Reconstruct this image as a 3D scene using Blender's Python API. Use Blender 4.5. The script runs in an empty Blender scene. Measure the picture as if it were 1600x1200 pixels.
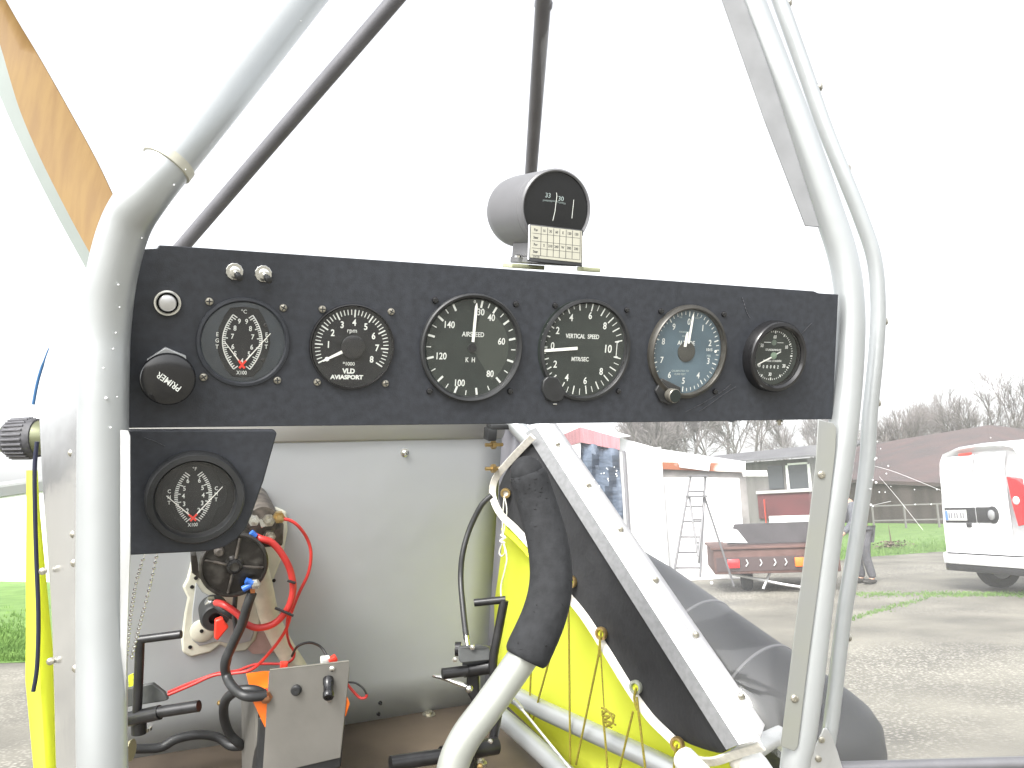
import bpy, bmesh, math, random
from mathutils import Vector, Matrix
R = math.radians
random.seed(7)
scene = bpy.context.scene
col = scene.collection

# ---------------------------------------------------------------- camera
FPX = 1300.0                       # focal length in pixels of the 1600 px wide picture
CAM = Vector((0, 0, 1.2))
th, ro = math.atan(200/1300), 0.04
F = Vector((0, math.cos(th), math.sin(th)))
_r0, _u0 = Vector((1, 0, 0)), Vector((0, -math.sin(th), math.cos(th)))
RT = (_r0*math.cos(ro) - _u0*math.sin(ro)).normalized()
UP = (_r0*math.sin(ro) + _u0*math.cos(ro)).normalized()
cd = bpy.data.cameras.new('camera'); cam = bpy.data.objects.new('camera', cd); col.objects.link(cam)
cd.sensor_width = 36; cd.lens = 36*FPX/1600; cd.clip_start = 0.02; cd.clip_end = 2000
m = Matrix.Identity(4)
for i, a in enumerate((RT, UP, -F)):
    for j in range(3): m[j][i] = a[j]
m.translation = CAM
cam.matrix_world = m
scene.camera = cam
cd.dof.use_dof = False

# ---------------------------------------------------------------- world, sun, exposure
SUN_EL, SUN_ROT = 44, 206
w = bpy.data.worlds.new('World'); scene.world = w; w.use_nodes = True
nt = w.node_tree; bg = nt.nodes['Background']
sky = nt.nodes.new('ShaderNodeTexSky'); sky.sky_type = 'NISHITA'; sky.sun_disc = False
sky.sun_elevation = R(SUN_EL); sky.sun_rotation = R(SUN_ROT); sky.dust_density = 4; sky.air_density = 1.0; sky.ozone_density = 1
hs = nt.nodes.new('ShaderNodeHueSaturation'); hs.inputs['Saturation'].default_value = 0.12
hs.inputs['Value'].default_value = 1.0
nt.links.new(sky.outputs[0], hs.inputs['Color']); nt.links.new(hs.outputs[0], bg.inputs['Color'])
bg.inputs['Strength'].default_value = 0.15
sd = bpy.data.lights.new('sun', 'SUN'); sd.energy = 1.15; sd.angle = R(20); sd.color = (1, .97, .92)
so = bpy.data.objects.new('sun', sd); col.objects.link(so)
so.rotation_euler = (R(90-SUN_EL), 0, R(180-SUN_ROT))
scene.view_settings.view_transform = 'Standard'; scene.view_settings.look = 'None'
scene.view_settings.exposure = 1.7; scene.view_settings.gamma = 1
scene.render.engine = 'CYCLES'
scene.cycles.max_bounces = 8; scene.cycles.transparent_max_bounces = 12

# ---------------------------------------------------------------- geometry helpers
def ray(px, py): return RT*((px-800)/FPX) + UP*(-(py-600)/FPX) + F
def P(px, py, d): return CAM + ray(px, py)*d
def C(x, y, z): return RT*x + UP*y + F*z
def hit(px, py, p, n):
    r = ray(px, py); return CAM + r*((p-CAM).dot(n)/r.dot(n))
def G(px, py, z=0.0): return hit(px, py, Vector((0, 0, z)), Vector((0, 0, 1)))
# aircraft frame: AU right along the panel, AV up, AN towards the pilot
AO = P(738, 543, .635)
AU = C(2.215, -.02, 1).normalized()
AV = C(.07, .989, -.128); AV = (AV - AU*AV.dot(AU)).normalized()
AN = AU.cross(AV).normalized()
def ac(u, v, n): return AO + AU*u + AV*v + AN*n
def pl(px, py, n=0.0): return hit(px, py, AO+AN*n, AN)          # on a plane parallel to the panel
def frame(o, x=AU, y=AV, z=AN):
    m = Matrix.Identity(4)
    for i, a in enumerate((x, y, z)):
        for j in range(3): m[j][i] = a[j]
    m.translation = o; return m
def gframe(px, py, n=0.0): return frame(pl(px, py, n))
def zframe(p, ang=0): return Matrix.Translation(p) @ Matrix.Rotation(ang, 4, 'Z')
I4 = Matrix.Identity(4)

def smooth(pts, k=6, closed=False):
    pts = [Vector(p) for p in pts]; out = []
    n = len(pts)
    if n < 3: return pts
    rng = range(n if closed else n-1)
    for i in rng:
        g = lambda j: pts[j % n] if closed else pts[max(0, min(n-1, j))]
        p0, p1, p2, p3 = g(i-1), g(i), g(i+1), g(i+2)
        for s in range(k):
            t = s/k
            out.append(.5*((2*p1)+(p2-p0)*t+(2*p0-5*p1+4*p2-p3)*t*t+(3*p1-p0-3*p2+p3)*t**3))
    if not closed: out.append(pts[-1])
    return out

class MB:
    def __init__(s, M=None): s.v = []; s.f = []; s.M = M or I4
    def add(s, vs, fs, M=None):
        b = len(s.v); M = s.M @ M if M is not None else s.M
        s.v += [M @ Vector(v) for v in vs]; s.f += [tuple(b+i for i in f) for f in fs]; return s
    def bm(s, bm, M=None):
        bm.verts.ensure_lookup_table(); bm.verts.index_update()
        s.add([v.co.copy() for v in bm.verts], [[v.index for v in f.verts] for f in bm.faces], M); bm.free(); return s
    def box(s, c, size, M=None, bev=0, seg=2):
        b = bmesh.new(); bmesh.ops.create_cube(b, size=1)
        for v in b.verts: v.co = Vector((v.co.x*size[0], v.co.y*size[1], v.co.z*size[2]))
        if bev: bmesh.ops.bevel(b, geom=b.edges[:], offset=bev, segments=seg, profile=.5, affect='EDGES')
        for v in b.verts: v.co += Vector(c)
        return s.bm(b, M)
    def tube(s, path, r, n=16, caps=True, M=None):
        path = [Vector(p) for p in path]; k = len(path)
        rs = r if isinstance(r, (list, tuple)) else [r]*k
        tg = []
        for i in range(k):
            a = path[max(0, i-1)]; b = path[min(k-1, i+1)]; tg.append((b-a).normalized())
        nrm = tg[0].orthogonal().normalized(); vs = []; fs = []
        for i in range(k):
            nrm = (nrm - tg[i]*nrm.dot(tg[i]))
            nrm = nrm.normalized() if nrm.length > 1e-9 else tg[i].orthogonal().normalized()
            bn = tg[i].cross(nrm)
            for j in range(n):
                a = 2*math.pi*j/n; vs.append(path[i] + (nrm*math.cos(a)+bn*math.sin(a))*rs[i])
        for i in range(k-1):
            for j in range(n):
                j2 = (j+1) % n; fs.append((i*n+j, i*n+j2, (i+1)*n+j2, (i+1)*n+j))
        if caps: fs.append(tuple(range(n-1, -1, -1))); fs.append(tuple((k-1)*n+j for j in range(n)))
        return s.add(vs, fs, M)
    def lathe(s, prof, n=48, M=None, flat=0):
        # prof: list of (r, z) revolve about local z
        vs = []; fs = []; k = len(prof)
        for r, z in prof:
            for j in range(n):
                a = 2*math.pi*j/n; vs.append((r*math.cos(a), r*math.sin(a), z))
        for i in range(k-1):
            for j in range(n):
                j2 = (j+1) % n; fs.append((i*n+j, i*n+j2, (i+1)*n+j2, (i+1)*n+j))
        if prof[0][0] > 1e-6: fs.append(tuple(range(n-1, -1, -1)))
        if prof[-1][0] > 1e-6: fs.append(tuple((k-1)*n+j for j in range(n)))
        return s.add(vs, fs, M)
    def ring(s, prof, n=48, M=None):
        # closed profile, no caps
        vs = []; fs = []; k = len(prof)
        for r, z in prof:
            for j in range(n):
                a = 2*math.pi*j/n; vs.append((r*math.cos(a), r*math.sin(a), z))
        for i in range(k):
            i2 = (i+1) % k
            for j in range(n):
                j2 = (j+1) % n; fs.append((i*n+j, i*n+j2, i2*n+j2, i2*n+j))
        return s.add(vs, fs, M)
    def prism(s, poly, z0, z1, M=None):
        n = len(poly)
        vs = [(p[0], p[1], z0) for p in poly] + [(p[0], p[1], z1) for p in poly]
        fs = [tuple(range(n-1, -1, -1)), tuple(range(n, 2*n))] + [(i, (i+1) % n, n+(i+1) % n, n+i) for i in range(n)]
        return s.add(vs, fs, M)
    def slab(s, pts, off):
        pts = [Vector(p) for p in pts]; n = len(pts)
        vs = pts + [p+off for p in pts]
        fs = [tuple(range(n-1, -1, -1)), tuple(range(n, 2*n))] + [(i, (i+1) % n, n+(i+1) % n, n+i) for i in range(n)]
        return s.add(vs, fs)
    def grid(s, rows, M=None):
        h, wd = len(rows), len(rows[0])
        vs = [p for r in rows for p in r]
        fs = [(i*wd+j, i*wd+j+1, (i+1)*wd+j+1, (i+1)*wd+j) for i in range(h-1) for j in range(wd-1)]
        return s.add(vs, fs, M)
    def ball(s, c, r, M=None, sc=(1, 1, 1), u=16, v=10):
        b = bmesh.new(); bmesh.ops.create_uvsphere(b, u_segments=u, v_segments=v, radius=r)
        for q in b.verts: q.co = Vector((q.co.x*sc[0], q.co.y*sc[1], q.co.z*sc[2])) + Vector(c)
        return s.bm(b, M)
    def text(s, txt, x, y, size, z=0, rot=0, ext=.00008, bold=0, M=None, sx=1.0, align='CENTER'):
        cu = bpy.data.curves.new('t', 'FONT'); cu.body = txt; cu.size = size
        cu.align_x = align; cu.align_y = 'CENTER'; cu.extrude = ext; cu.offset = bold*size; cu.resolution_u = 3
        ob = bpy.data.objects.new('t', cu); col.objects.link(ob)
        dg = bpy.context.evaluated_depsgraph_get(); dg.update()
        me = bpy.data.meshes.new_from_object(ob.evaluated_get(dg))
        T = Matrix.Translation((x, y, z+ext)) @ Matrix.Rotation(rot, 4, 'Z') @ Matrix.Diagonal((sx, 1, 1, 1))
        s.add([v.co.copy() for v in me.vertices], [list(p.vertices) for p in me.polygons], (M @ T) if M is not None else T)
        bpy.data.objects.remove(ob); bpy.data.curves.remove(cu); bpy.data.meshes.remove(me)
        return s
    def build(s, name, mt, parent=None, sm=True, bev=0, solid=0, sub=0, ang=35, label=None):
        me = bpy.data.meshes.new(name)
        root = parent
        while root is not None and root.parent is not None: root = root.parent
        if root is not None:
            inv = root.matrix_basis.inverted(); vs = [inv @ v for v in s.v]; org = None
        else:
            lo = Vector([min(v[i] for v in s.v) for i in range(3)]); hi = Vector([max(v[i] for v in s.v) for i in range(3)])
            org = Vector(((lo.x+hi.x)/2, (lo.y+hi.y)/2, lo.z)); vs = [v-org for v in s.v]
        me.from_pydata([tuple(v) for v in vs], [], s.f); me.validate()
        bm_ = bmesh.new(); bm_.from_mesh(me); bmesh.ops.recalc_face_normals(bm_, faces=bm_.faces[:]); bm_.to_mesh(me); bm_.free()
        me.polygons.foreach_set('use_smooth', [sm]*len(me.polygons))
        if sm: me.set_sharp_from_angle(angle=R(ang))
        o = bpy.data.objects.new(name, me); col.objects.link(o)
        if mt: me.materials.append(mt)
        if org is not None: o.location = org
        if parent: o.parent = parent
        if solid:
            q = o.modifiers.new('solidify', 'SOLIDIFY'); q.thickness = solid; q.offset = 0
        if bev:
            q = o.modifiers.new('bevel', 'BEVEL'); q.width = bev; q.segments = 2; q.limit_method = 'ANGLE'; q.angle_limit = R(40)
        if sub:
            q = o.modifiers.new('subsurf', 'SUBSURF'); q.levels = sub; q.render_levels = sub
        if label: o['label'] = label
        return o

def tag(o, label=None, cat=None, group=None, kind=None):
    if label: o['label'] = label
    if cat: o['category'] = cat
    if group: o['group'] = group
    if kind: o['kind'] = kind
    return o
def thing(name, M, label, cat, group=None):
    o = bpy.data.objects.new(name, None); col.objects.link(o); o.empty_display_size = .02
    o.matrix_world = M; o.matrix_basis = M
    return tag(o, label, cat, group)

# ---------------------------------------------------------------- materials
def mat(name, c, rough=.5, metal=0, noise=0, nscale=20, c2=None, bump=0, bscale=200, spec=.5, stretch=None, coat=0, trans=0, det=5, alpha=None, ramp=(.35, .65), sss=0):
    m = bpy.data.materials.new(name); m.use_nodes = True; t = m.node_tree; b = t.nodes['Principled BSDF']
    b.inputs['Base Color'].default_value = (*c, 1); b.inputs['Roughness'].default_value = rough
    b.inputs['Metallic'].default_value = metal; b.inputs['Specular IOR Level'].default_value = spec
    if coat: b.inputs['Coat Weight'].default_value = coat; b.inputs['Coat Roughness'].default_value = .08
    if noise or c2 or bump:
        tc = t.nodes.new('ShaderNodeTexCoord'); src = tc.outputs['Object']
        if stretch:
            mp = t.nodes.new('ShaderNodeMapping'); mp.inputs['Scale'].default_value = stretch
            t.links.new(src, mp.inputs[0]); src = mp.outputs[0]
    if noise or c2:
        n = t.nodes.new('ShaderNodeTexNoise'); n.inputs['Scale'].default_value = nscale; n.inputs['Detail'].default_value = det
        t.links.new(src, n.inputs[0])
        rp = t.nodes.new('ShaderNodeValToRGB')
        rp.color_ramp.elements[0].position = ramp[0]; rp.color_ramp.elements[1].position = ramp[1]
        if c2 is None:
            a = tuple(x*(1-noise) for x in c); bb = tuple(min(1, x*(1+noise)) for x in c)
        else: a, bb = c, c2
        rp.color_ramp.elements[0].color = (*a, 1); rp.color_ramp.elements[1].color = (*bb, 1)
        t.links.new(n.outputs[0], rp.inputs[0]); t.links.new(rp.outputs[0], b.inputs['Base Color'])
        mr = t.nodes.new('ShaderNodeMapRange'); mr.inputs[3].default_value = max(0, rough-.08); mr.inputs[4].default_value = min(1, rough+.1)
        t.links.new(n.outputs[0], mr.inputs[0]); t.links.new(mr.outputs[0], b.inputs['Roughness'])
    if bump:
        n2 = t.nodes.new('ShaderNodeTexNoise'); n2.inputs['Scale'].default_value = bscale; n2.inputs['Detail'].default_value = 4
        t.links.new(src, n2.inputs[0]); bp = t.nodes.new('ShaderNodeBump'); bp.inputs['Strength'].default_value = bump
        bp.inputs['Distance'].default_value = .3/bscale; t.links.new(n2.outputs[0], bp.inputs['Height']); t.links.new(bp.outputs[0], b.inputs['Normal'])
    if trans:
        tr = t.nodes.new('ShaderNodeBsdfTranslucent'); tr.inputs[0].default_value = (*c, 1)
        mx = t.nodes.new('ShaderNodeMixShader'); mx.inputs[0].default_value = trans
        t.links.new(b.outputs[0], mx.inputs[1]); t.links.new(tr.outputs[0], mx.inputs[2])
        t.links.new(mx.outputs[0], t.nodes['Material Output'].inputs[0])
    return m

def pane_mat(name, haze=.1, tint=(1, 1, 1), gloss=.06, scr=.2, nscale=30, stretch=None):
    m = bpy.data.materials.new(name); m.use_nodes = True; t = m.node_tree
    for n in list(t.nodes):
        if n.type != 'OUTPUT_MATERIAL': t.nodes.remove(n)
    out = [n for n in t.nodes][0]
    tr = t.nodes.new('ShaderNodeBsdfTransparent'); tr.inputs[0].default_value = (*tint, 1)
    df = t.nodes.new('ShaderNodeBsdfTranslucent'); df.inputs[0].default_value = (.85, .85, .85, 1)
    gl = t.nodes.new('ShaderNodeBsdfGlossy'); gl.inputs['Roughness'].default_value = .05
    m1 = t.nodes.new('ShaderNodeMixShader'); m2 = t.nodes.new('ShaderNodeMixShader')
    tc = t.nodes.new('ShaderNodeTexCoord'); mp = t.nodes.new('ShaderNodeMapping'); mp.inputs['Scale'].default_value = stretch or (1, 1, 1)
    n = t.nodes.new('ShaderNodeTexNoise'); n.inputs['Scale'].default_value = nscale; n.inputs['Detail'].default_value = 6
    mr = t.nodes.new('ShaderNodeMapRange'); mr.inputs[1].default_value = .3; mr.inputs[2].default_value = .75
    mr.inputs[3].default_value = haze*(1-scr); mr.inputs[4].default_value = haze*(1+scr)
    t.links.new(tc.outputs['Object'], mp.inputs[0]); t.links.new(mp.outputs[0], n.inputs[0]); t.links.new(n.outputs[0], mr.inputs[0])
    t.links.new(mr.outputs[0], m1.inputs[0]); t.links.new(tr.outputs[0], m1.inputs[1]); t.links.new(df.outputs[0], m1.inputs[2])
    m2.inputs[0].default_value = gloss; t.links.new(m1.outputs[0], m2.inputs[1]); t.links.new(gl.outputs[0], m2.inputs[2])
    t.links.new(m2.outputs[0], out.inputs[0]); return m

M = dict(
 alu_tube=mat('anodised_tube', (.41, .43, .435), .34, .55, noise=.04, nscale=8, bump=.05, bscale=60),
 alu_sheet=mat('brushed_sheet', (.55, .56, .56), .42, .7, noise=.12, nscale=14, stretch=(1, 1, 6), bump=.08, bscale=120),
 alu_lit=mat('lit_channel_face', (.76, .77, .78), .5, .3, noise=.02, nscale=3),  # lit face of the folded channel, brightness put into the colour
 alu_shaded=mat('channel_return', (.235, .24, .245), .5, .4, noise=.10, nscale=160),  # return of the same channel, its shade painted as darker metal
 firewall=mat('firewall_sheet', (.34, .355, .37), .55, .25, c2=(.39, .405, .42), nscale=3, bump=.07, bscale=4, det=12, ramp=(.2, .8)),
 dark_tube=mat('dark_strut', (.125, .125, .135), .42, .2, noise=.08, nscale=30),
 black_vinyl=mat('black_vinyl', (.0245, .0275, .034), .55, 0, noise=.18, nscale=160, bump=.35, bscale=900, spec=.5),
 black_gloss=mat('black_gloss', (.012, .012, .013), .18, spec=.6, noise=.1, nscale=60),
 black_satin=mat('black_satin', (.022, .023, .024), .42, noise=.2, nscale=60, bump=.1, bscale=400),
 black_steel=mat('black_steel', (.016, .016, .017), .3, .2, noise=.3, nscale=60, spec=.6),
 dial_black=mat('dial_black', (.010, .011, .012), .6, noise=.15, nscale=90, spec=.3),
 dial_green=mat('dial_dark_green', (.020, .026, .023), .6, noise=.12, nscale=90, spec=.3),
 dial_sheen=mat('dial_sheen', (.068, .104, .128), .4, noise=.2, nscale=25, spec=.5),  # bluish sheen on the dial, painted into its base colour
 dial_grey=mat('dial_surround', (.026, .034, .042), .45, noise=.12, nscale=60),
 mark=mat('white_marking', (.62, .64, .60), .6),
 mark_dim=mat('faded_marking', (.30, .36, .35), .6),
 needle=mat('needle_white', (.78, .78, .72), .5),
 red=mat('red_paint', (.75, .05, .03), .4),
 redwire=mat('red_wire', (.48, .035, .03), .35, noise=.12, nscale=40),
 blue=mat('blue_sleeve', (.03, .12, .45), .4),
 chrome=mat('chrome', (.75, .75, .72), .14, 1),
 steel=mat('steel_screw', (.42, .40, .34), .35, .9, noise=.25, nscale=300),
 brass=mat('brass', (.42, .30, .13), .35, .85, noise=.15, nscale=150),
 wood=mat('laminated_wood', (.165, .095, .030), .55, nscale=9, c2=(.205, .128, .045), stretch=(9, 1, 1.2), bump=.03, bscale=80, spec=.25),
 bladeedge=mat('pale_edge', (.20, .225, .21), .45, noise=.05, nscale=10),
 foam=mat('black_foam', (.023, .024, .026), .85, noise=.2, nscale=120, bump=.5, bscale=500, spec=.25),
 foam_nick=mat('foam_nick', (.004, .004, .004), .9),
 yellow=mat('yellow_fabric', (.82, .86, .13), .6, noise=.04, nscale=8, trans=.6, bump=.12, bscale=14),
 yellow2=mat('yellow_stitch', (.52, .58, .03), .7, noise=.3, nscale=400),
 blackfab=mat('black_canvas', (.026, .027, .029), .75, noise=.25, nscale=9, bump=.35, bscale=16, spec=.3),
 webbing=mat('white_webbing', (.66, .64, .58), .8, noise=.12, nscale=120, bump=.6, bscale=500),
 cord=mat('yellow_cord', (.20, .17, .015), .75, noise=.35, nscale=600),
 whitecord=mat('white_cord', (.7, .7, .62), .75, noise=.15, nscale=300),
 plywood=mat('floor_board', (.045, .034, .025), .7, c2=(.11, .085, .062), nscale=10, ramp=(.3, .75), bump=.1, bscale=60, det=8),
 cream=mat('cream_paint', (.50, .49, .41), .5, noise=.16, nscale=22, bump=.15, bscale=80),
 cream2=mat('cream_tube', (.46, .43, .34), .5, noise=.14, nscale=40),
 motor=mat('greasy_black', (.018, .016, .014), .32, c2=(.10, .095, .085), nscale=38, ramp=(.5, .78), bump=.25, bscale=90, det=8),
 motor2=mat('worn_casting', (.05, .045, .04), .45, .4, c2=(.16, .14, .12), nscale=60, ramp=(.4, .7), bump=.2, bscale=120),
 orange=mat('orange_plastic', (.85, .17, .015), .4, noise=.08, nscale=30),
 battplate=mat('dull_plate', (.215, .208, .19), .45, .55, noise=.10, nscale=12, bump=.05, bscale=100),
 pod=mat('pod_rubberised', (.024, .025, .029), .5, noise=.12, nscale=8, bump=.04, bscale=9, spec=.5),
 seam=mat('pod_seam', (.12, .12, .13), .5),
 cowl=mat('polished_cowl', (.78, .79, .80), .16, .9, noise=.04, nscale=5, bump=.06, bscale=6),
 card=mat('cream_card', (.27, .265, .215), .7, noise=.04, nscale=40),
 ink=mat('black_ink', (.02, .02, .02), .7),
 greenbrass=mat('passivated_plate', (.50, .52, .34), .4, .5, noise=.1, nscale=80),
 compass=mat('compass_housing', (.12, .12, .125), .42, noise=.06, nscale=60, bump=.05, bscale=400),
 face=mat('compass_face', (.010, .011, .013), .12, spec=.6),
 bluehair=mat('blue_paint', (.03, .10, .22), .4),
 filt=mat('filter_gauze', (.05, .05, .055), .6, noise=.3, nscale=200),
 drop=mat('water_bead', (.85, .87, .87), .08, spec=.8),
 pane=pane_mat('windscreen_pane', .115, gloss=.045, scr=.3, nscale=9),
 pane2=pane_mat('door_pane', .15, gloss=.05, scr=.35, nscale=7),
 glassg=pane_mat('gauge_glass', .008, gloss=.035, scr=.5, nscale=12),
 scratch=mat('scratch_mark', (.75, .75, .75), .6),
)
# ================================================================ the aircraft
air = thing('ultralight_aircraft', frame(AO, AU, AV, AN), 'open cockpit ultralight aircraft with silver tube frame, black dashboard and yellow fabric sides', 'aircraft')
def pts(l, d=None): return [P(*q) if d is None else P(q[0], q[1], d) for q in l]

# ---- frame tubes
RT1 = .0139
lp = [(166, 1290, .50), (160, 1190, .50), (159, 1000, .51), (160, 800, .515), (162, 600, .515), (165, 510, .515), (176, 425, .51), (197, 352, .505), (229, 300, .499), (273, 243, .505), (335, 165, .525), (399, 83, .555), (463, 0, .585), (520, -73, .612)]
_q = smooth(pts(lp), 6); tb = MB(); tb.tube(_q, [RT1*max(1, (q-CAM).dot(F)/.492) for q in _q], 40); tb.build('frame_tube', M['alu_tube'], air, label='thick silver tube left of the dashboard')
cp = smooth(pts(lp), 6)
# sleeve collar on the left tube
_pj = lambda p: 600-FPX*(p-CAM).dot(UP)/(p-CAM).dot(F)
_k = min(range(2, len(_q)-2), key=lambda i: abs(_pj(_q[i])-250))
ax = (_q[_k+1]-_q[_k-1]).normalized(); cA = _q[_k]; _r = RT1*max(1, (cA-CAM).dot(F)/.492)
MB().tube([cA-ax*.0032, cA-ax*.0028, cA+ax*.0028, cA+ax*.0032], [_r+.0003, _r+.0012, _r+.0012, _r+.0003], 40).build('sleeve_clip', M['cream'], air)
rp = [(1236, 1290, .80), (1243, 1190, .80), (1252, 1150, .80), (1267, 1040, .80), (1286, 880, .80), (1309, 730, .80), (1319, 655, .80), (1327, 560, .80), (1328, 480, .80), (1318, 405, .80), (1291, 320, .80), (1249, 200, .80), (1210, 100, .80), (1171, 0, .80), (1143, -73, .80)]
MB().tube(smooth(pts(rp), 6), RT1, 40).build('frame_tube', M['alu_tube'], air, label='thick silver tube right of the dashboard')
dp = [(1275, 1270, .90), (1288, 1190, .90), (1295, 1150, .90), (1302, 1100, .90), (1319, 960, .90), (1337, 850, .90), (1354, 730, .90), (1359, 650, .90), (1369, 550, .90), (1372, 475, .90), (1366, 405, .90), (1345, 340, .90), (1317, 270, .90), (1289, 200, .90), (1253, 98, .90), (1218, 0, .90), (1193, -70, .90)]
dt = MB().tube(smooth(pts(dp), 6), .0081, 28).build('frame_tube', M['alu_tube'], air, label='thin silver door tube with rivets')
for (x, y) in ((1235, 4), (1283, 136), (1327, 263), (1366, 383), (1385, 502), (1374, 629), (1328, 996)):
    b = MB(); p = P(x, y, .90); d = (P(x-15, y+2, .905)-p).normalized()
    b.tube([p+d*.005, p-d*.0004, p-d*.0016], [.0042, .0042, .0022], 14); b.build('rivet', M['steel'], dt)
# water beads on tubes
random.seed(3)
b = MB()
for (x, y, s) in ((293, 204, 3.5), (305, 200, 1.2), (330, 125, 1.3), (392, 82, 1.6), (413, 70, 1.6), (470, 33, 1.6), (272, 289, 2), (222, 372, 1.5), (242, 347, 1.6), (185, 445, 2), (181, 520, 1.8), (177, 545, 1.8), (166, 622, 3), (173, 668, 2), (162, 575, 1.8), (183, 620, 1.4), (187, 480, 1.6), (366, 62, 1.5), (455, 13, 1.8), (160, 352, 2.5), (290, 265, 1.5)):
    # bead sits on the camera side of the left tube
    c = P(x, y, 1); r_ = ray(x, y); best = None
    for q0, q1 in zip(cp[:-1], cp[1:]):
        for k in range(4):
            q = q0.lerp(q1, k/4); dd = (q-CAM).dot(F); dist = (P(x, y, dd)-q).length
            if best is None or dist < best[0]: best = (dist, q, dd)
    dist, q, dd = best
    if dist > RT1*.97: continue
    off = math.sqrt(max(0, (RT1*max(1, dd/.492))**2-dist**2)); p = P(x, y, dd) - r_.normalized()*off
    b.ball(p, s*.00030, sc=(1, 1, 1), u=10, v=6)
b.build('water_beads', M['drop'], air)['kind'] = 'stuff'

# ---- diagonal struts
MB().tube(pts([(268, 405, 1.13), (285, 385, 1.12), (600, 20, .985), (660, -50, .96)]), .0096, 24).build('strut', M['dark_tube'], air, label='dark diagonal strut rising from the left of the dashboard')
s2 = MB().tube(pts([(820, 400, 1.30), (830, 265, 1.24), (849, 0, .96), (853, -60, .92)]), .0093, 24)
s2.tube(pts([(848.6, 14, .97), (848.9, 11, .97), (849.6, 3, .965), (850, 0, .965)]), [.0093, .0106, .0106, .0093], 24)
s2.build('strut', M['dark_tube'], air, label='dark upright strut behind the compass')

# ---- instrument panel
def ppoly(l, n=0.0): return [pl(x, y, n) for x, y in l]
pan = MB().slab(ppoly([(188, 391), (246, 388), (249, 383), (270, 384), (760, 418), (1272, 455), (1279, 458), (1310, 460), (1301, 656), (1300, 655), (1150, 657.5), (1143, 660), (1136, 658), (838, 662), (828, 664), (818, 662), (182, 669)]), -AN*.022)
pan.build('instrument_panel', M['black_vinyl'], air, bev=.0016)
spn = MB().slab(ppoly([(182, 671.5), (428, 671.5), (433, 677), (412, 752), (393, 806), (385, 825), (371, 842), (351, 855), (325, 862), (182, 869)], .0022), -AN*.004)
spn.build('gauge_subpanel', M['black_vinyl'], air, bev=.0012)
# bolts under the panel
MB().tube([pl(1218, 655, -.01), pl(1218, 664, -.01)], .0016, 10).tube([pl(1218, 657, -.01), pl(1218, 659, -.01)], .0034, 6).build('bolt', M['steel'], air)
# light scrape marks on the vinyl
b = MB()
for l in ([(1142, 600), (1128, 612), (1098, 630), (1070, 644)], [(1150, 604), (1128, 618), (1106, 634), (1092, 643)], [(1160, 465), (1166, 485), (1172, 497)], [(1268, 505), (1252, 522)], [(226, 684), (243, 690), (258, 697)]):
    ps = smooth([pl(x, y, .0027 if y > 670 else .0005) for x, y in l], 4)
    for a, c in zip(ps[:-1], ps[1:]):
        wv = (c-a).cross(AN).normalized()*.00028
        b.add([a-wv, a+wv, c+wv, c-wv], [(0, 1, 2, 3)])
b.build('scrape_marks', mat('scrape', (.055, .057, .064), .6), air, solid=.0001)['kind'] = 'stuff'

# ---- flat strips riveted to the tubes
def strip(poly, d, t, name, mt, **k):
    return MB().slab(pts(poly, d), F*t).build(name, mt, air, bev=.0006, **k)
strip([(1118, -30), (1150, -30), (1163, 0), (1205, 115), (1281, 355), (1258, 353), (1195, 190), (1128, 0)], .786, .0015, 'mounting_strip', mat('dull_strip', (.195, .20, .205), .6, .2, noise=.08, nscale=40), label='narrow flat strip on the upper right frame tube')
lowstrip = strip([(1278, 655), (1302, 661), (1307, 668), (1306, 700), (1297, 780), (1281, 900), (1262, 1040), (1247, 1166), (1241, 1174), (1220, 1166), (1240, 1000), (1262, 830), (1275, 720)], .784, .0015, 'mounting_strip', mat('painted_reflection_strip', (.33, .34, .345), .34, .65, c2=(.34, .35, .29), nscale=7, ramp=(.45, .8)), label='wide flat strip on the lower right frame tube')  # yellowish areas paint a reflection into the grey metal
for x, y in ((1284, 742), (1242, 1092)):
    p = P(x, y, .783); MB().lathe([(.0036, -.001), (.0036, .0004), (.0028, .0011), (.001, .0013), (.0008, .0006), (0.0, .0006)], 16, M=frame(p, RT, UP, -F)).build('rivet', M['steel'], lowstrip)
MB().slab(pts([(194, 672), (200, 673), (203, 681), (203, 860), (198, 1000), (196, 1100), (188, 1100), (188, 672)], .505), F*.001).build('mounting_strip', M['alu_sheet'], air, label='thin strip edging the lower left frame tube')
# gusset plate low on the door tube
gp = MB().slab(pts([(1287, 1138), (1293, 1139), (1300, 1150), (1309, 1175), (1324, 1225), (1262, 1225), (1268, 1180), (1277, 1160)], .885), F*.0016).build('gusset_plate', M['alu_sheet'], air, bev=.0005)
for x, y in ((1284, 1156), (1279, 1186)):
    MB().lathe([(.0034, -.001), (.0034, .0006), (.002, .0013), (.0, .0013)], 12, M=frame(P(x, y, .884), RT, UP, -F)).build('screw', M['steel'], gp)
MB().tube(pts([(1300, 1200, .91), (1450, 1196, .90), (1660, 1190, .89)]), .0065, 16).build('door_sill', M['dark_tube'], air)

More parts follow.
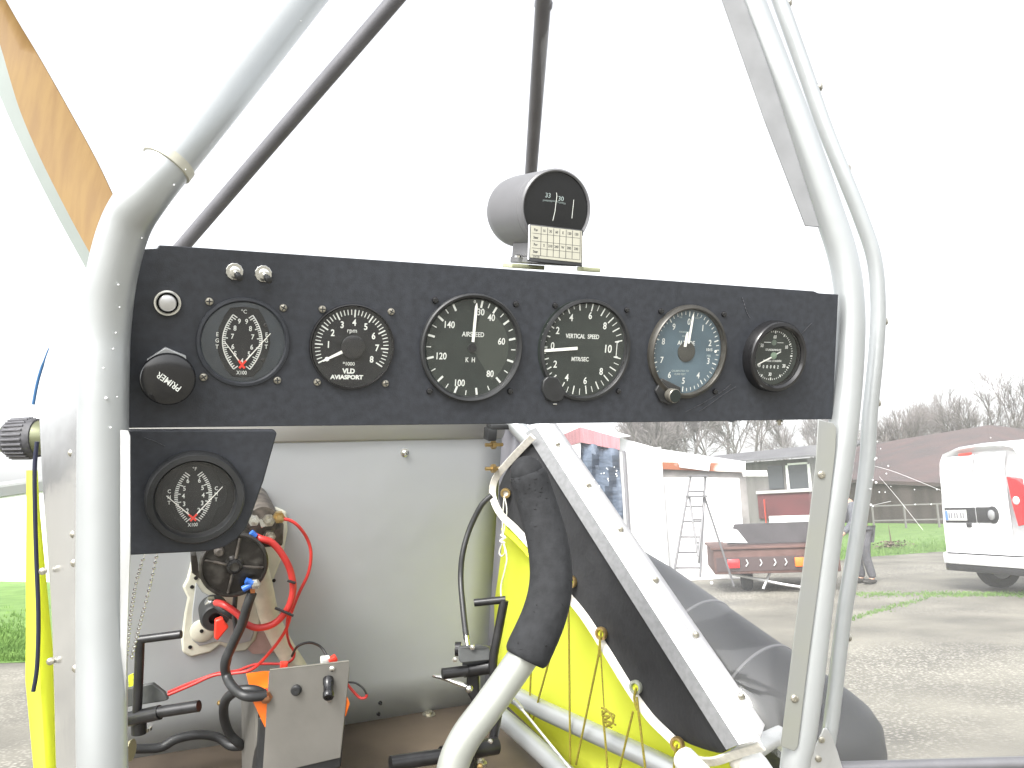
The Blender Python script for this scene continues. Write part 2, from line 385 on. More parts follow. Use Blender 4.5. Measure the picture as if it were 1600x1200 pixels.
# ---- firewall and floor
FW = -.56
pe = lambda x, y, n=FW: pl(x, y, n)
c0 = pe(735, 1103); fv = (c0-AO).dot(AV)           # height of the floor joint
def fl(px, py, dz=0): return hit(px, py, AO+AV*(fv+dz), AV)
def uv(p): return (p-AO).dot(AU), (p-AO).dot(AV)
uL = uv(pe(115, 900))[0]; uR = uv(pe(772, 900))[0]; vT = uv(pe(600, 600))[1]
fwm = MB()
rows = []
for i in range(9):
    t = i/8; rows.append([ac(uL+(uR-uL)*s/14, vT+(fv-vT)*t, FW + .0012*math.sin(s*1.3+i)*math.sin(i*.9)) for s in range(15)])
fwm.grid(rows); fw = fwm.build('firewall', M['firewall'], air, solid=.0012)
# folded stiffener along the top and flange at the right
vS = uv(pe(600, 688))[1]
MB().grid([[ac(uL, vT+.02, FW+.03), ac(uR, vT+.02, FW+.03)], [ac(uL, vS+.004, FW+.006), ac(uR, vS+.004, FW+.006)], [ac(uL, vS, FW+.002), ac(uR, vS, FW+.002)]]).build('top_fold', mat('fold_sheet', (.40, .40, .39), .65, .2, noise=.06, nscale=6), fw, solid=.001)
fl_r = [(763, 600), (795, 600), (800, 700), (800, 1085), (786, 1092), (757, 1098)]
MB().grid([[ac(uR-.004, vT+.02, FW+.004), ac(uR+.012, vT+.02, FW+.030), ac(uR+.022, vT+.02, FW+.034)], [ac(uR-.004, fv, FW+.004), ac(uR+.012, fv, FW+.030), ac(uR+.022, fv, FW+.034)]]).build('corner_flange', mat('flange_sheet', (.30, .30, .33), .45, .4, noise=.2, nscale=12, stretch=(6, .6, 1)), fw, solid=.001)
def fwscrew(px, py, r=.006, mt='steel', n=FW, name='screw'):
    return MB().lathe([(r*1.5, 0), (r*1.5, .001), (r, .0014), (r*.95, .004), (r*.6, .0055), (0, .0057)], 16, M=frame(pe(px, py, n+.001))).build(name, M[mt], fw)
fwscrew(632, 707, .0042, 'chrome'); fwscrew(594, 1098, .002, 'black_gloss'); fwscrew(591, 1115, .002, 'black_gloss'); fwscrew(272, 1158, .002, 'black_gloss'); fwscrew(343, 1098, .0025, 'brass')
for y in (695, 732):
    p = ac(uR+.012, uv(pe(772, y))[1], FW+.03)
    p = P(770, y, 1.24)
    MB().tube([p+AU*.016, p-AU*.012], .0028, 10).tube([p+AU*.004, p-AU*.002], .0065, 6).build('bolt', M['brass'], fw)
MB().box((0, 0, 0), (.014, .018, .02), M=frame(P(766, 678, 1.22)), bev=.002).box((0.012, .006, 0), (.034, .008, .02), M=frame(P(768, 672, 1.22)), bev=.002).build('edge_clip', M['black_satin'], fw)
# floor
uF = uv(pe(815, 1090))[0]
frows = [[ac(uL+(uF-uL)*j/6, fv, FW+.9*i/8) for j in range(7)] for i in range(9)]
floor = MB().grid(frows).build('floor_board', M['plywood'], air, solid=.006)
for x, y, r in ((670, 1116, .010), (765, 1125, .010), (752, 1192, .008)):
    MB().lathe([(r, 0), (r, .001), (r*.5, .0015), (r*.5, .005), (0, .006)], 14, M=frame(fl(x, y, .003), AU, AN*-1, AV)).build('screw', M['steel'], floor)
# left inner wall behind the left frame tube

# ---- right side: fabric, canvas flap, webbing, lacing
def dside(px): return 1/(.815 + (px-790)*.00108)
def S(px, py, o=0): return P(px, py, dside(px)+o)
# yellow fabric, a gently bowed sheet
rows = []
top = smooth([(770, 760, 0), (815, 850, 0), (880, 925, 0), (945, 1005, 0), (1000, 1100, 0), (1060, 1160, 0), (1120, 1192, 0), (1145, 1200, 0), (1165, 1215, 0)], 3)
for t in range(9):
    row = []
    for j, p in enumerate(top):
        xb = 774 + (p.x-770)*1.12; yb = 1085 + (p.x-770)*1.05
        s = t/8; x = p.x*(1-s)+xb*s; y = p.y-40+(yb-p.y+40)*s
        row.append(S(x, y, .050+.030*math.sin(math.pi*s)*math.sin(math.pi*j/(len(top)-1))))
    rows.append(row)
MB().grid(rows).build('side_fabric', M['yellow'], air, solid=.0008, label='bright yellow fabric side skin')
# dull strip down by the firewall corner
# black canvas flap
flap_in = [(832, 688), (806, 714), (784, 744), (774, 774), (790, 812), (828, 858), (856, 890), (889, 930), (925, 978), (960, 1030), (1000, 1096), (1038, 1142), (1080, 1168), (1120, 1176)]
flap_out = [(850, 672), (850, 690), (862, 710), (880, 730), (900, 770), (935, 820), (965, 870), (1000, 920), (1030, 960), (1060, 1010), (1090, 1060), (1120, 1110), (1150, 1150), (1175, 1180)]
rows = []
for t in range(7):
    rows.append([S(*a, .012).lerp(P(821+314.5*i/13+14, 676+495.5*i/13, 1/(1/1.19*(1-i/13)+1/.79*i/13)+.016), t/6)+F*(.004*math.sin(i*1.7+t*.8)) for i, a in enumerate(flap_in)])
flap = MB().grid(rows).build('canvas_flap', M['blackfab'], air, solid=.001, sub=1)
web = smooth([S(x, y, .004) for x, y in [(833, 682), (822, 693), (795, 722), (774, 748), (770, 775), (782, 803), (806, 827), (832, 856), (860, 896), (889, 933), (915, 966), (948, 1018), (985, 1078), (1015, 1120), (1045, 1150), (1080, 1183), (1112, 1190), (1150, 1178), (1190, 1166)]], 5)
def ribbon(mb, ps, wdt, thk, nrm):
    L = []
    for i, p in enumerate(ps):
        a = ps[max(0, i-1)]; c = ps[min(len(ps)-1, i+1)]; t = (c-a).normalized(); sd_ = t.cross(nrm).normalized(); nn = sd_.cross(t)
        L.append([p+sd_*wdt/2+nn*thk/2, p-sd_*wdt/2+nn*thk/2, p-sd_*wdt/2-nn*thk/2, p+sd_*wdt/2-nn*thk/2])
    vs = [v for q in L for v in q]; fs = []
    for i in range(len(L)-1):
        for j in range(4): fs.append((i*4+j, i*4+(j+1) % 4, i*4+4+(j+1) % 4, i*4+4+j))
    fs += [(0, 1, 2, 3), tuple(len(vs)-4+j for j in (3, 2, 1, 0))]
    return mb.add(vs, fs)
ribbon(MB(), web, .0105, .003, F).build('webbing', M['webbing'], flap, bev=.0006)
# yellow seam stitched under the webbing
ribbon(MB(), smooth([S(x, y, .012) for x, y in [(786, 822), (806, 840), (830, 866), (856, 904)]], 5), .012, .001, F).build('seam_stitching', M['yellow2'], flap)
for i, (x, y) in enumerate([(790, 771), (892, 909), (939, 990), (993, 1074), (1058, 1163)]):
    g = MB(); r = .0078 if i == 0 else .0082
    axis = -F if i == 0 else (-F*.75-RT*.55+UP*.1).normalized()
    xx = UP.cross(axis).normalized(); yy = axis.cross(xx)
    g.ring([(r*.50, -.002), (r*.50, .001), (r*.62, .0028), (r*.85, .0028), (r, .001), (r, -.002)], 28, M=frame(S(x, y, -.004), xx, yy, axis))
    g.build('grommet', mat('dull_grommet', (.34, .36, .30), .45, .6) if i == 3 else M['brass'], flap)
    MB().lathe([(0, 0), (r*.52, .0003)], 20, M=frame(S(x, y, -.003), xx, yy, axis)).build('grommet_hole', M['webbing'] if i == 0 else M['yellow2'], flap)
# lacing cord
def lace(l, r=.0014, d=-.010, k=5, mb=None, wob=.0):
    q = [S(x, y, d) for x, y in l]
    q = smooth(q, k) if len(q) > 2 else [q[0].lerp(q[1], t/6) for t in range(7)]
    if mb: mb.tube(q, r, 8)
    else: MB().tube(q, r, 8).build('lacing_cord', M['cord'], air)
lace([(892, 905), (888, 925), (889, 1000), (891, 1195)]); lace([(891, 912), (882, 945), (832, 1127)], k=3)
lace([(830, 1040), (828, 1090), (827, 1125)]); lace([(936, 1020), (900, 1195)]); lace([(940, 985), (937, 1003), (936, 1026)], .0015)
lace([(939, 990), (938, 1005), (941, 1060), (944, 1108)], .0009); lace([(941, 1110), (946, 1160), (950, 1215)]); lace([(994, 1075), (991, 1092), (996, 1110)], .0015)
lace([(989, 1112), (967, 1205)]); lace([(995, 1089), (1001, 1140), (1010, 1215)]); lace([(1058, 1163), (1055, 1178), (1052, 1215)], .0014); lace([(892, 905), (889, 918), (888, 934)], .0016)
# knot and frayed tail
lace([(940, 1106), (948, 1110), (941, 1117), (952, 1120), (943, 1126), (955, 1129), (947, 1135), (958, 1128), (953, 1115), (945, 1108)], .0015)
lace([(950, 1112), (960, 1118), (957, 1128), (962, 1133)], .001); lace([(944, 1124), (948, 1132), (956, 1137)], .001)
wc = MB(); lace([(788, 775), (786, 800), (785, 838)], .0010, -.014, mb=wc); lace([(788, 775), (792, 800), (786, 838)], .0008, -.012, mb=wc)
lace([(783, 836), (789, 840), (782, 845), (788, 848)], .0018, -.014, mb=wc)
lace([(786, 846), (780, 862), (784, 869), (789, 862), (786, 846)], .0009, -.014, mb=wc); lace([(786, 846), (792, 870), (789, 890), (783, 915), (783, 936)], .0011, -.014, mb=wc)
wc.build('tie_cord', M['whitecord'], air, label='thin white tie cord hanging from the top grommet')
# lower longerons and bracing wire
MB().tube(pts([(770, 1068, 1.22), (850, 1110, 1.14), (1000, 1178, 1.0), (1120, 1235, .92)]), .0125, 24).build('axle_tube', M['alu_tube'], air)
MB().tube(pts([(770, 1108, 1.20), (830, 1160, 1.10), (900, 1225, 1.02)]), .0125, 24).build('axle_tube', M['alu_tube'], air)
MB().tube(pts([(790, 1082, 1.12), (806, 1098, 1.10), (816, 1108, 1.08)]), [.003, .0035, .0028], 10).tube(pts([(812, 1104, 1.085), (895, 1206, .99)]), .0017, 8).tube(pts([(792, 1080, 1.12), (802, 1078, 1.12)]), .0026, 8).build('bracing_wire', M['alu_sheet'], air)

# ---- aluminium edge channel
def dch(t): return 1/(1/1.19*(1-t)+1/.79*t)
E = [((821, 676), (1135.5, 1171.5), .012), ((838, 668), (1154.8, 1163.3), 0.0), ((853, 655), (1187.8, 1155), .002), ((864, 655), (1200, 1140), .006)]
N = 14
def epnt(i, t):
    a, c, o = E[i]; d = dch(t); # perspective correct interpolation
    tt = t
    return P(a[0]+(c[0]-a[0])*tt, a[1]+(c[1]-a[1])*tt, d+o)
ch = MB().grid([[epnt(1, k/N), epnt(2, k/N)] for k in range(N+1)]).build('edge_channel', M['alu_lit'], air, solid=.0012, sm=False)
MB().grid([[epnt(0, k/N), epnt(1, k/N)] for k in range(N+1)]).build('channel_return', M['alu_shaded'], ch, solid=.0012, sm=False)
fr = [[epnt(2, k/N), epnt(3, k/N)] for k in range(N+1)]
fr[-1][1] = epnt(3, .985)
MB().grid(fr).build('rivet_flange', mat('flange_shaded', (.40, .40, .41), .5, .3, noise=.04, nscale=10), ch, solid=.0012)  # flange painted darker than the lit face to shade the fold
for x, y in ((871.6, 694), (919.7, 758), (969.8, 827), (1024.8, 906), (1087.7, 992), (1158.9, 1089)):
    t = (y-655)/(1150-655); p = P(x, y, dch(t)-.001)
    MB().lathe([(.0034, -.002), (.0034, .0006), (.0024, .0014), (.001, .0016), (.0008, .001), (0, .001)], 14, M=frame(p, RT, UP, -F)).build('rivet', M['steel'], ch)
# tube under the channel and white stubs at its foot
MB().tube(pts([(785, 640, 1.24), (815, 675, 1.22), (845, 705, 1.20)]), .0125, 20).build('frame_tube', M['alu_tube'], air, label='short silver tube end beneath the dashboard')
MB().tube(pts([(1070, 1186, .86), (1092, 1210, .83), (1140, 1262, .80)]), .0125, 24).build('tube_stub', mat('white_tube', (.75, .76, .74), .35, noise=.04, nscale=20), air)
MB().tube(pts([(1160, 1180, .86), (1180, 1200, .84), (1220, 1262, .80)]), .0150, 24).build('tube_stub', bpy.data.materials['white_tube'], air)
MB().tube(pts([(1157, 1177, .862), (1160, 1180, .86), (1172, 1192, .85), (1175, 1195, .848)]), [.0152, .0172, .0172, .0155], 28).build('webbing_wrap', M['webbing'], air)
MB().tube(pts([(1150, 1186, .88), (1185, 1166, .88), (1215, 1150, .9), (1260, 1190, .9)]), .011, 16).build('wrapped_joint', M['alu_sheet'], air)

# ---- black pod outside on the right
a_, b_ = P(925, 893, 1.42), P(1333, 1212, 1.02)
axp = (b_-a_); Lp = axp.length; zz = axp.normalized(); xx = UP.cross(zz).normalized(); yy = zz.cross(xx)
rp_ = .083
prof = [(0, 0), (rp_*.5, .004), (rp_*.85, .02), (rp_*.94, .05), (rp_, .13), (rp_, Lp*.40), (rp_, Lp-.055), (rp_*.97, Lp-.03), (rp_*.86, Lp-.008), (rp_*.6, Lp+.012), (rp_*.3, Lp+.02), (0, Lp+.022)]
pod = MB().lathe(prof, 64, M=frame(a_, xx, yy, zz)).build('side_pod', M['pod'], air, ang=60)
for i, t in enumerate((.47, .70)):
    z = Lp*t
    MB().ring([(rp_-.001, z-.003), (rp_+.0014, z-.0016), (rp_+.0018, z), (rp_+.0012, z+.0018), (rp_-.001, z+.003)], 64, M=frame(a_, xx, yy, zz)).build('seam', M['seam'] if i else M['dark_tube'], pod)

# ---- windscreen and door panes
def bil(q, n=12, m_=12):
    a, b, c, d = q
    return [[a.lerp(b, j/m_).lerp(d.lerp(c, j/m_), i/n) for j in range(m_+1)] for i in range(n+1)]
MB().grid(bil([P(850, 640, 1.19), P(1322, 640, .805), P(1238, 1200, .805), P(1192, 1165, .80)])).build('windscreen_pane', M['pane'], air, label='clear scratched plastic windscreen below the dashboard')
MB().grid(bil([P(844, -60, .97), P(1150, -60, .815), P(1322, 640, .805), P(850, 640, 1.19)])).build('windscreen_pane', M['pane'], air, label='clear plastic windscreen above the dashboard')
dpn = MB().grid(bil([P(1215, -40, .912), P(1900, -40, .86), P(1900, 1196, .86), P(1290, 1196, .905)])).build('door_pane', M['pane2'], air)
sc = MB()
for l in ([(1366, 728), (1400, 738), (1470, 766)], [(1374, 745), (1400, 775), (1442, 828)], [(1362, 790), (1392, 783)]):
    ps = smooth([P(x, y, .885) for x, y in l], 4); ribbon(MB(), ps, .00032, .0001, F).build('scratch', M['scratch'], dpn)
dr = MB(); random.seed(5)
dl = [(1371, 690, 2), (1369, 716, 3), (1367, 718, 2), (1388, 728, 2), (1385, 740, 2), (1364, 750, 2.5), (1369, 754, 3.2), (1360, 764, 2), (1374, 769, 2), (1383, 769, 1.5), (1361, 789, 3), (1364, 791, 2), (1429, 765, 1.5), (1430, 788, 1.5), (1455, 788, 1.5), (1464, 765, 1.5), (1548, 684, 1.5), (1508, 862, 2.2), (1498, 869, 2.2), (1495, 878, 2), (1507, 868, 1.5), (1376, 701, 1.2), (1392, 760, 1.2)]
for x, y, s in dl: dr.ball(P(x, y, .888), s*.00042, u=8, v=6, sc=(1, .6, 1))
dr.build('water_beads', M['drop'], dpn)['kind'] = 'stuff'
dr = MB()
for i in range(16):
    x = random.uniform(925, 965); y = 745-(x-945)*.55+random.uniform(-12, 12); dr.ball(P(x, y, 1.05), random.uniform(.0006, .0012), u=8, v=6)
dr.ball(P(1112, 911, .95), .002, u=8, v=6)
dr.build('water_beads', M['drop'], air)['kind'] = 'stuff'

# ---- left outside: cowling, yellow edge, filter
cl = [[(140, 395), (128, 430), (122, 470), (116, 520), (108, 600)], [(110, 470), (90, 500), (74, 540), (66, 600), (70, 660)]]
ys = [440, 520, 600, 680, 760, 840, 920, 1000, 1080, 1160, 1240]
rows = []
for y in ys:
    xr = 150; xl = {440: 128, 520: 82, 600: 58, 680: 62, 760: 66, 840: 72, 920: 78, 1000: 82, 1080: 84, 1160: 86, 1240: 88}[y]
    row = []
    for j in range(9):
        t = j/8; x = xl+(xr-xl)*t
        row.append(P(x, y, .66+.10*(1-t)+.05*math.sin(math.pi*t)*-.35))
    rows.append(row)
cowl = MB().grid(rows).build('cowling', M['cowl'], air, solid=.001, sub=1)
for x, y in ((112, 708), (115, 835), (116, 880), (78, 1034), (118, 1045), (66, 893)):
    MB().lathe([(.0032, -.003), (.0032, .0004), (.0022, .0012), (0, .0014)], 12, M=frame(P(x, y, .668+(.08 if x < 90 else .02)), RT, UP, -F)).build('rivet', M['steel'], cowl)
MB().grid(smoothrows if False else [[P(x0, y, .95), P((x0+x1)/2, y, .94), P(x1, y, .95)] for y, x0, x1 in ((735, 44, 56), (800, 44, 60), (900, 43, 70), (1000, 43, 80), (1060, 42, 86), (1200, 55, 90), (1260, 55, 92))]).build('side_fabric', M['yellow'], air, solid=.004, label='yellow fabric edge outside the left tube')
MB().tube(smooth(pts([(58, 690, .93), (54, 740, .93), (56, 850, .93), (60, 960, .93), (58, 1040, .93), (52, 1080, .93)]), 4), .0024, 10).build('trim_edge', mat('navy_trim', (.015, .018, .04), .4), air)
MB().tube(smooth(pts([(52, 632, 1.2), (58, 600, 1.2), (66, 572, 1.2), (77, 543, 1.2)]), 4), [.0022]*9+[.0014]*3+[.0006], 8).build('whip_aerial', M['bluehair'], air)
# air filter
fa, fb = P(12, 686, .98), P(66, 684, .98); fz = (fb-fa).normalized(); fx = UP.cross(fz).normalized(); fy = fz.cross(fx); FL = (fb-fa).length
flt = MB(); prof = [(0, 0)]
flt.lathe([(0, 0), (.019, 0), (.021, .003), (.0225, .006), (.0235, FL-.012), (.0225, FL-.004), (.0, FL)], 48, M=frame(fa, fx, fy, fz))
filt = flt.build('air_filter', M['filt'], air)
fp = MB()
for j in range(26):
    a = 2*math.pi*j/26; c = Vector((math.cos(a)*.0232, math.sin(a)*.0232, 0))
    fp.tube([fa+fx*c.x+fy*c.y+fz*.006, fa+fx*c.x*1.03+fy*c.y*1.03+fz*(FL-.012)], .0014, 6)
fp.build('pleats', M['dark_tube'], filt)
MB().tube([fa+fz*.002, fa-fz*.007], [.016, .015], 24).build('filter_cap', mat('cap_green', (.42, .50, .30), .4), filt)
MB().tube([fb-fz*.014, fb-fz*.006, fb+fz*.008], [.0225, .0215, .016], 24).build('filter_clamp', mat('clamp_pale', (.16, .17, .10), .35, .4), filt)
# ================================================================ instruments
def pol(a, r): return (r*math.sin(R(a)), r*math.cos(R(a)))
def tick(mb, a, r0, r1, wd, z, c=(0, 0)):
    x0, y0 = pol(a, r0); x1, y1 = pol(a, r1); px_, py_ = pol(a+90, wd/2)
    x0 += c[0]; x1 += c[0]; y0 += c[1]; y1 += c[1]
    mb.prism([(x0-px_, y0-py_), (x0+px_, y0+py_), (x1+px_, y1+py_), (x1-px_, y1-py_)], z, z+.00012)
def seg(mb, x0, y0, x1, y1, wd, z, w2=None, h=.00012):
    w2 = wd if w2 is None else w2
    d = Vector((x1-x0, y1-y0)); n = Vector((-d.y, d.x)).normalized()
    mb.prism([(x0-n.x*wd/2, y0-n.y*wd/2), (x1-n.x*w2/2, y1-n.y*w2/2), (x1+n.x*w2/2, y1+n.y*w2/2), (x0+n.x*wd/2, y0+n.y*wd/2)], z, z+h)
def screws(t, Mx, l, mt='steel', r=.0026):
    for i, (px, py) in enumerate(l):
        m = gframe(px, py, .0003) @ Matrix.Rotation(i*1.1, 4, 'Z')
        b = MB(m); b.lathe([(r, -.001), (r, .0005), (r*.85, .0013), (r*.45, .0017), (0, .0017)], 18)
        s_ = b.build('screw', M[mt], t)
        MB(m).box((0, 0, .0017), (r*1.5, r*.28, .0003)).box((0, 0, .00175), (r*.28, r*1.5, .0003)).build('slot', M['black_satin'], s_)
def glass(t, Mx, r, z):
    MB(Mx).lathe([(r, z), (r*.6, z+.0004), (0, z+.0006)], 40).build('glass', M['glassg'], t)

# ---- EGT and CHT twin gauges
def twin(name, cx, cy, Rg, n, label, unit, letters, nums, needles, scrw, raised, y0=0, asp=1):
    Mx = gframe(cx, cy, n); t = thing(name, Mx, label, 'gauge', None)
    b = MB(Mx)
    if raised: b.ring([(Rg*.80, -.002), (Rg*.80, .006), (Rg*.84, .0088), (Rg*.95, .0086), (Rg, .006), (Rg, -.001)], 72)
    else: b.ring([(Rg*.90, -.001), (Rg*.90, .0013), (Rg*.93, .0022), (Rg*.99, .0019), (Rg, .0010), (Rg, -.001)], 72)
    b.build('bezel', M['black_satin' if raised else 'black_vinyl'], t)
    rin = Rg*(.82 if raised else .92); zs = .0016 if raised else .0006
    MB(Mx).lathe([(rin, -.001), (rin, zs-.0004), (rin*.95, zs), (0, zs)], 72).build('dial_surround', M['dial_black' if raised else 'dial_grey'], t)
    S_ = rin
    # eye-shaped dial
    ey = []
    if raised: half = [(.02, -.94), (.32, -.9), (.42, -.72), (.58, -.32), (.74, -.24), (.80, 0), (.76, .28), (.62, .34), (.48, .62), (.36, .82), (.02, .90)]
    else: half = [(.05, -.86), (.25, -.84), (.42, -.66), (.56, -.34), (.63, 0), (.58, .34), (.46, .62), (.33, .82), (.05, .86)]
    ey = [(x*S_, y*S_) for x, y in half] + [(-x*S_, y*S_) for x, y in reversed(half)]
    dial = MB(Mx).prism(ey, zs, zs+.0004).build('dial_face', M['dial_black'], t, bev=.0002)
    z = zs+.0005; mk = MB(Mx); S = S_*1.0
    cxo = -.03 if not raised else -.05
    if raised: fx = lambda tt: (.46-.27*tt*tt+.02*tt); yr = .66
    else: fx = lambda tt: (.46-.25*tt*tt+.02*tt); yr = .66
    K = 26
    for sgn in (-1, 1):
        prev = None
        for i in range(K+1):
            tt = -1+2*i/K; y = tt*yr; x = fx(tt); dx = (fx(tt+.01)-fx(tt-.01))/(.02*yr)
            nx, ny = -1.0, dx; l_ = math.hypot(nx, ny); nx /= l_; ny /= l_
            L = (.15 if raised else .12) if i % 5 == 0 or i in (0, K) else (.085 if raised else .07)
            seg(mk, (cxo+sgn*x)*S, y*S, (cxo+sgn*(x+nx*L))*S, (y+ny*L)*S, .024*S, z)
            if prev and not raised: seg(mk, (cxo+sgn*prev[0])*S, prev[1]*S, (cxo+sgn*x)*S, y*S, .022*S, z)
            prev = (x, y)
    for ch, y, x in nums:
        mk.text(ch, (cxo-x)*S, y*S, .17*S, z, bold=.015, sx=.85)
        if x: mk.text(ch, (cxo+x)*S, y*S, .17*S, z, bold=.015, sx=.85)
    mk.text(unit, (cxo+.02)*S, .74*S, .13*S, z); mk.text('X100', (cxo)*S, -.75*S, .13*S, z, bold=.01, sx=.85)
    for sgn, xx_, yy_ in ((-1, .58, .02), (1, .56, .05)):
        for i, ch in enumerate(letters): mk.text(ch, (cxo+sgn*xx_)*S, (yy_+.15*(1-i))*S, .14*S, z, bold=.01, sx=.85)
    mk.build('markings', M['mark'], dial)
    px0, py0 = (cxo)*S, -.55*S
    for xe, ye in needles:
        nd = MB(Mx); seg(nd, px0, py0, xe*S, ye*S, .028*S, z+.0009, .016*S, .0003)
        o = nd.build('needle', M['needle'], t)
        d = Vector((xe*S-px0, ye*S-py0)).normalized()
        rd = MB(Mx); seg(rd, px0-d.x*.10*S, py0-d.y*.10*S, px0+d.x*.14*S, py0+d.y*.14*S, .05*S, z+.0014, .045*S, .0003); rd.build('needle_root', M['red'], o)
    if not raised:
        for x, y in ((.49, .43), (.46, -.42)): MB(Mx).lathe([(.05*S, 0), (.05*S, z+.0002), (.03*S, z+.0004), (0, z+.0004)], 14, M=Matrix.Translation((x*S, y*S, 0))).build('dial_screw', M['black_gloss'], t)
    glass(t, Mx, rin*.97, .0068 if raised else .0024)
    if scrw: screws(t, Mx, scrw, 'steel', .0027)
    return t
twin('exhaust_temperature_gauge', 380.5, 534.5, .0304, .0002, 'flat twin-needle EGT gauge in degrees C with a wide grey surround, beneath the toggle switches', '°C', 'EGT',
     [('9', .50, .085), ('8', .33, .18), ('7', .13, .235), ('6', -.12, .22), ('5', -.29, .16), ('4', -.46, 0)], [(-.44, .0), (.62, .24)],
     [(327, 471), (442.5, 481), (318, 589), (433, 594)], False)
twin('cylinder_temperature_gauge', 305, 775, .0318, .0024, 'deep-rimmed twin-needle CHT gauge in degrees F on the lower left sub-panel', '°F', 'CHT',
     [('6', .43, .14), ('5', .23, .22), ('4', .03, .24), ('3', -.18, .22), ('2', -.37, .14)], [(-.70, .07), (.66, .25)], None, True)

# ---- tachometer
Mx = gframe(550, 541.5, .0002); Rg = .0306
t = thing('tachometer', Mx, 'small round rpm gauge marked AVIASPORT with its needle at zero', 'gauge')
MB(Mx).ring([(Rg*.955, -.001), (Rg*.955, .0022), (Rg*.97, .003), (Rg*.995, .0028), (Rg, .0016), (Rg, -.001)], 72).build('bezel', M['black_gloss'], t)
d = MB(Mx).lathe([(Rg*.96, -.001), (Rg*.96, .0008), (0, .0008)], 72).build('dial_face', M['dial_black'], t)
mk = MB(Mx); z = .0009
for i in range(41):
    a = -117+i*(239/40); M5 = i % 5 == 0
    tick(mk, a, Rg*(.69 if M5 else .745), Rg*.87, Rg*(.032 if M5 else .02), z)
for k in range(1, 9):
    a = -117+k*(239/8); x, y = pol(a, Rg*.56)
    mk.text(str(k), x+(.001 if k == 7 else 0), y, .0066, z, bold=.022, sx=.85)
mk.text('rpm', -.0006, .0115, .0045, z); mk.text('*1000', -.002, -.0125, .0036, z, bold=.01)
mk.text('VLD', -.0018, -.0178, .0048, z, bold=.045); mk.text('AVIASPORT', -.003, -.0222, .0041, z, bold=.045, sx=1.1)
mk.build('markings', M['mark'], d)
x0, y0 = pol(-117, Rg*.26); x1, y1 = pol(-117, Rg*.76)
nd = MB(Mx); seg(nd, x0, y0, x1, y1, .0022, .0020, .0012, .0005); x2, y2 = pol(-117, Rg*.66); nd.lathe([(.0016, .002), (.0016, .0024), (0, .0024)], 12, M=Matrix.Translation((x2, y2, 0)))
nd.build('needle', M['needle'], t)
MB(Mx).lathe([(Rg*.275, .0008), (Rg*.275, .0034), (Rg*.25, .0038), (0, .0038)], 36).build('hub_cap', M['face'], t)
glass(t, Mx, Rg*.955, .0041)
screws(t, Mx, [(503.5, 483), (611, 487), (495.5, 597), (602, 599)], 'steel', .0026)

# ---- airspeed indicator
Mx = gframe(737, 543.5, .0002); Rg = .0415
t = thing('airspeed_indicator', Mx, 'large round AIRSPEED gauge below and left of the compass', 'gauge')
MB(Mx).ring([(Rg*.90, -.001), (Rg*.90, .0008), (Rg*.93, .0032), (Rg*.97, .004), (Rg*.995, .0032), (Rg, .0015), (Rg, -.001)], 80).build('bezel', M['black_satin'], t)
d = MB(Mx).lathe([(Rg*.91, -.001), (Rg*.91, .0004), (0, .0004)], 80).build('dial_face', M['dial_green'], t)
mk = MB(Mx); z = .0005; Rd = Rg*.94
maj = [10, 30, 53, 77, 106, 136, 170, 199, 225, 256, 284, 309, 332]; mino = [20, 42, 65, 91, 121, 153, 184.6, 212, 240, 270, 296.5, 321]
for a in maj: tick(mk, a, Rd*.80, Rd*.94, Rd*.040, z)
for a in mino: tick(mk, a, Rd*.84, Rd*.935, Rd*.018, z)
for s_, x, y in (('30', .14, .70), ('40', .37, .60), ('60', .62, .14), ('80', .42, -.51), ('100', -.22, -.70), ('120', -.63, -.18), ('140', -.50, .43)):
    mk.text(s_, x*Rd, y*Rd, .0072, z, bold=.012, sx=.85)
mk.text('0', .0, .90*Rd, .0034, z); mk.text('AIRSPEED', .01*Rd, .26*Rd, .0052, z, bold=.006, sx=.82); mk.text('K  H', -.02*Rd, -.24*Rd, .0052, z, bold=.006, sx=.8)
mk.build('markings', M['mark'], d)
# moving sector card
pw = [(0, 0)] + [pol(a, Rd*.78) for a in range(12, 150, 6)]
MB(Mx).prism(pw, .00045, .00048).build('sector_card', mat('sector_green', (.030, .037, .030), .6), d)
nd = MB(Mx); seg(nd, 0, .12*Rd, .025*Rd, .80*Rd, .0021, .0018, .0021, .0004); seg(nd, .025*Rd, .80*Rd, .03*Rd, .88*Rd, .0021, .0018, .0003, .0004); nd.build('needle', M['needle'], t)
MB(Mx).lathe([(Rd*.09, .0005), (Rd*.09, .0016), (0, .002)], 24).build('hub_cap', M['dial_black'], t)
glass(t, Mx, Rg*.90, .0026)
screws(t, Mx, [(680, 469), (806, 475), (671, 611), (797, 611)], 'black_gloss', .0025)

# ---- vertical speed indicator
Mx = gframe(915, 547, .0002); Rg = .0415
t = thing('vertical_speed_indicator', Mx, 'round VERTICAL SPEED gauge in MTR/SEC right of the airspeed gauge', 'gauge')
bz = MB(Mx).ring([(Rg*.91, -.006), (Rg*.91, .0010), (Rg*.94, .0030), (Rg*.99, .0026), (Rg, .0010), (Rg, -.001)], 80)
bz.build('bezel', M['black_satin'], t)
lug = MB(gframe(862, 609, .0004) @ Matrix.Diagonal((.85, .85, 1, 1))); lug.prism([(-.0065, .013), (.004, .012), (.014, -.002), (.010, -.010), (.0, -.0115), (-.007, -.008), (-.0115, .001), (-.0105, .009)], -.001, .0028)
lg = lug.build('corner_lug', M['black_satin'], t, bev=.0008)
screws(t, Mx, [(862, 610)], 'black_gloss', .003)
MB(gframe(866, 631, 0)).box((0, 0, 0), (.0035, .0010, .003), bev=.0003).build('adjuster_slot', M['chrome'], t)
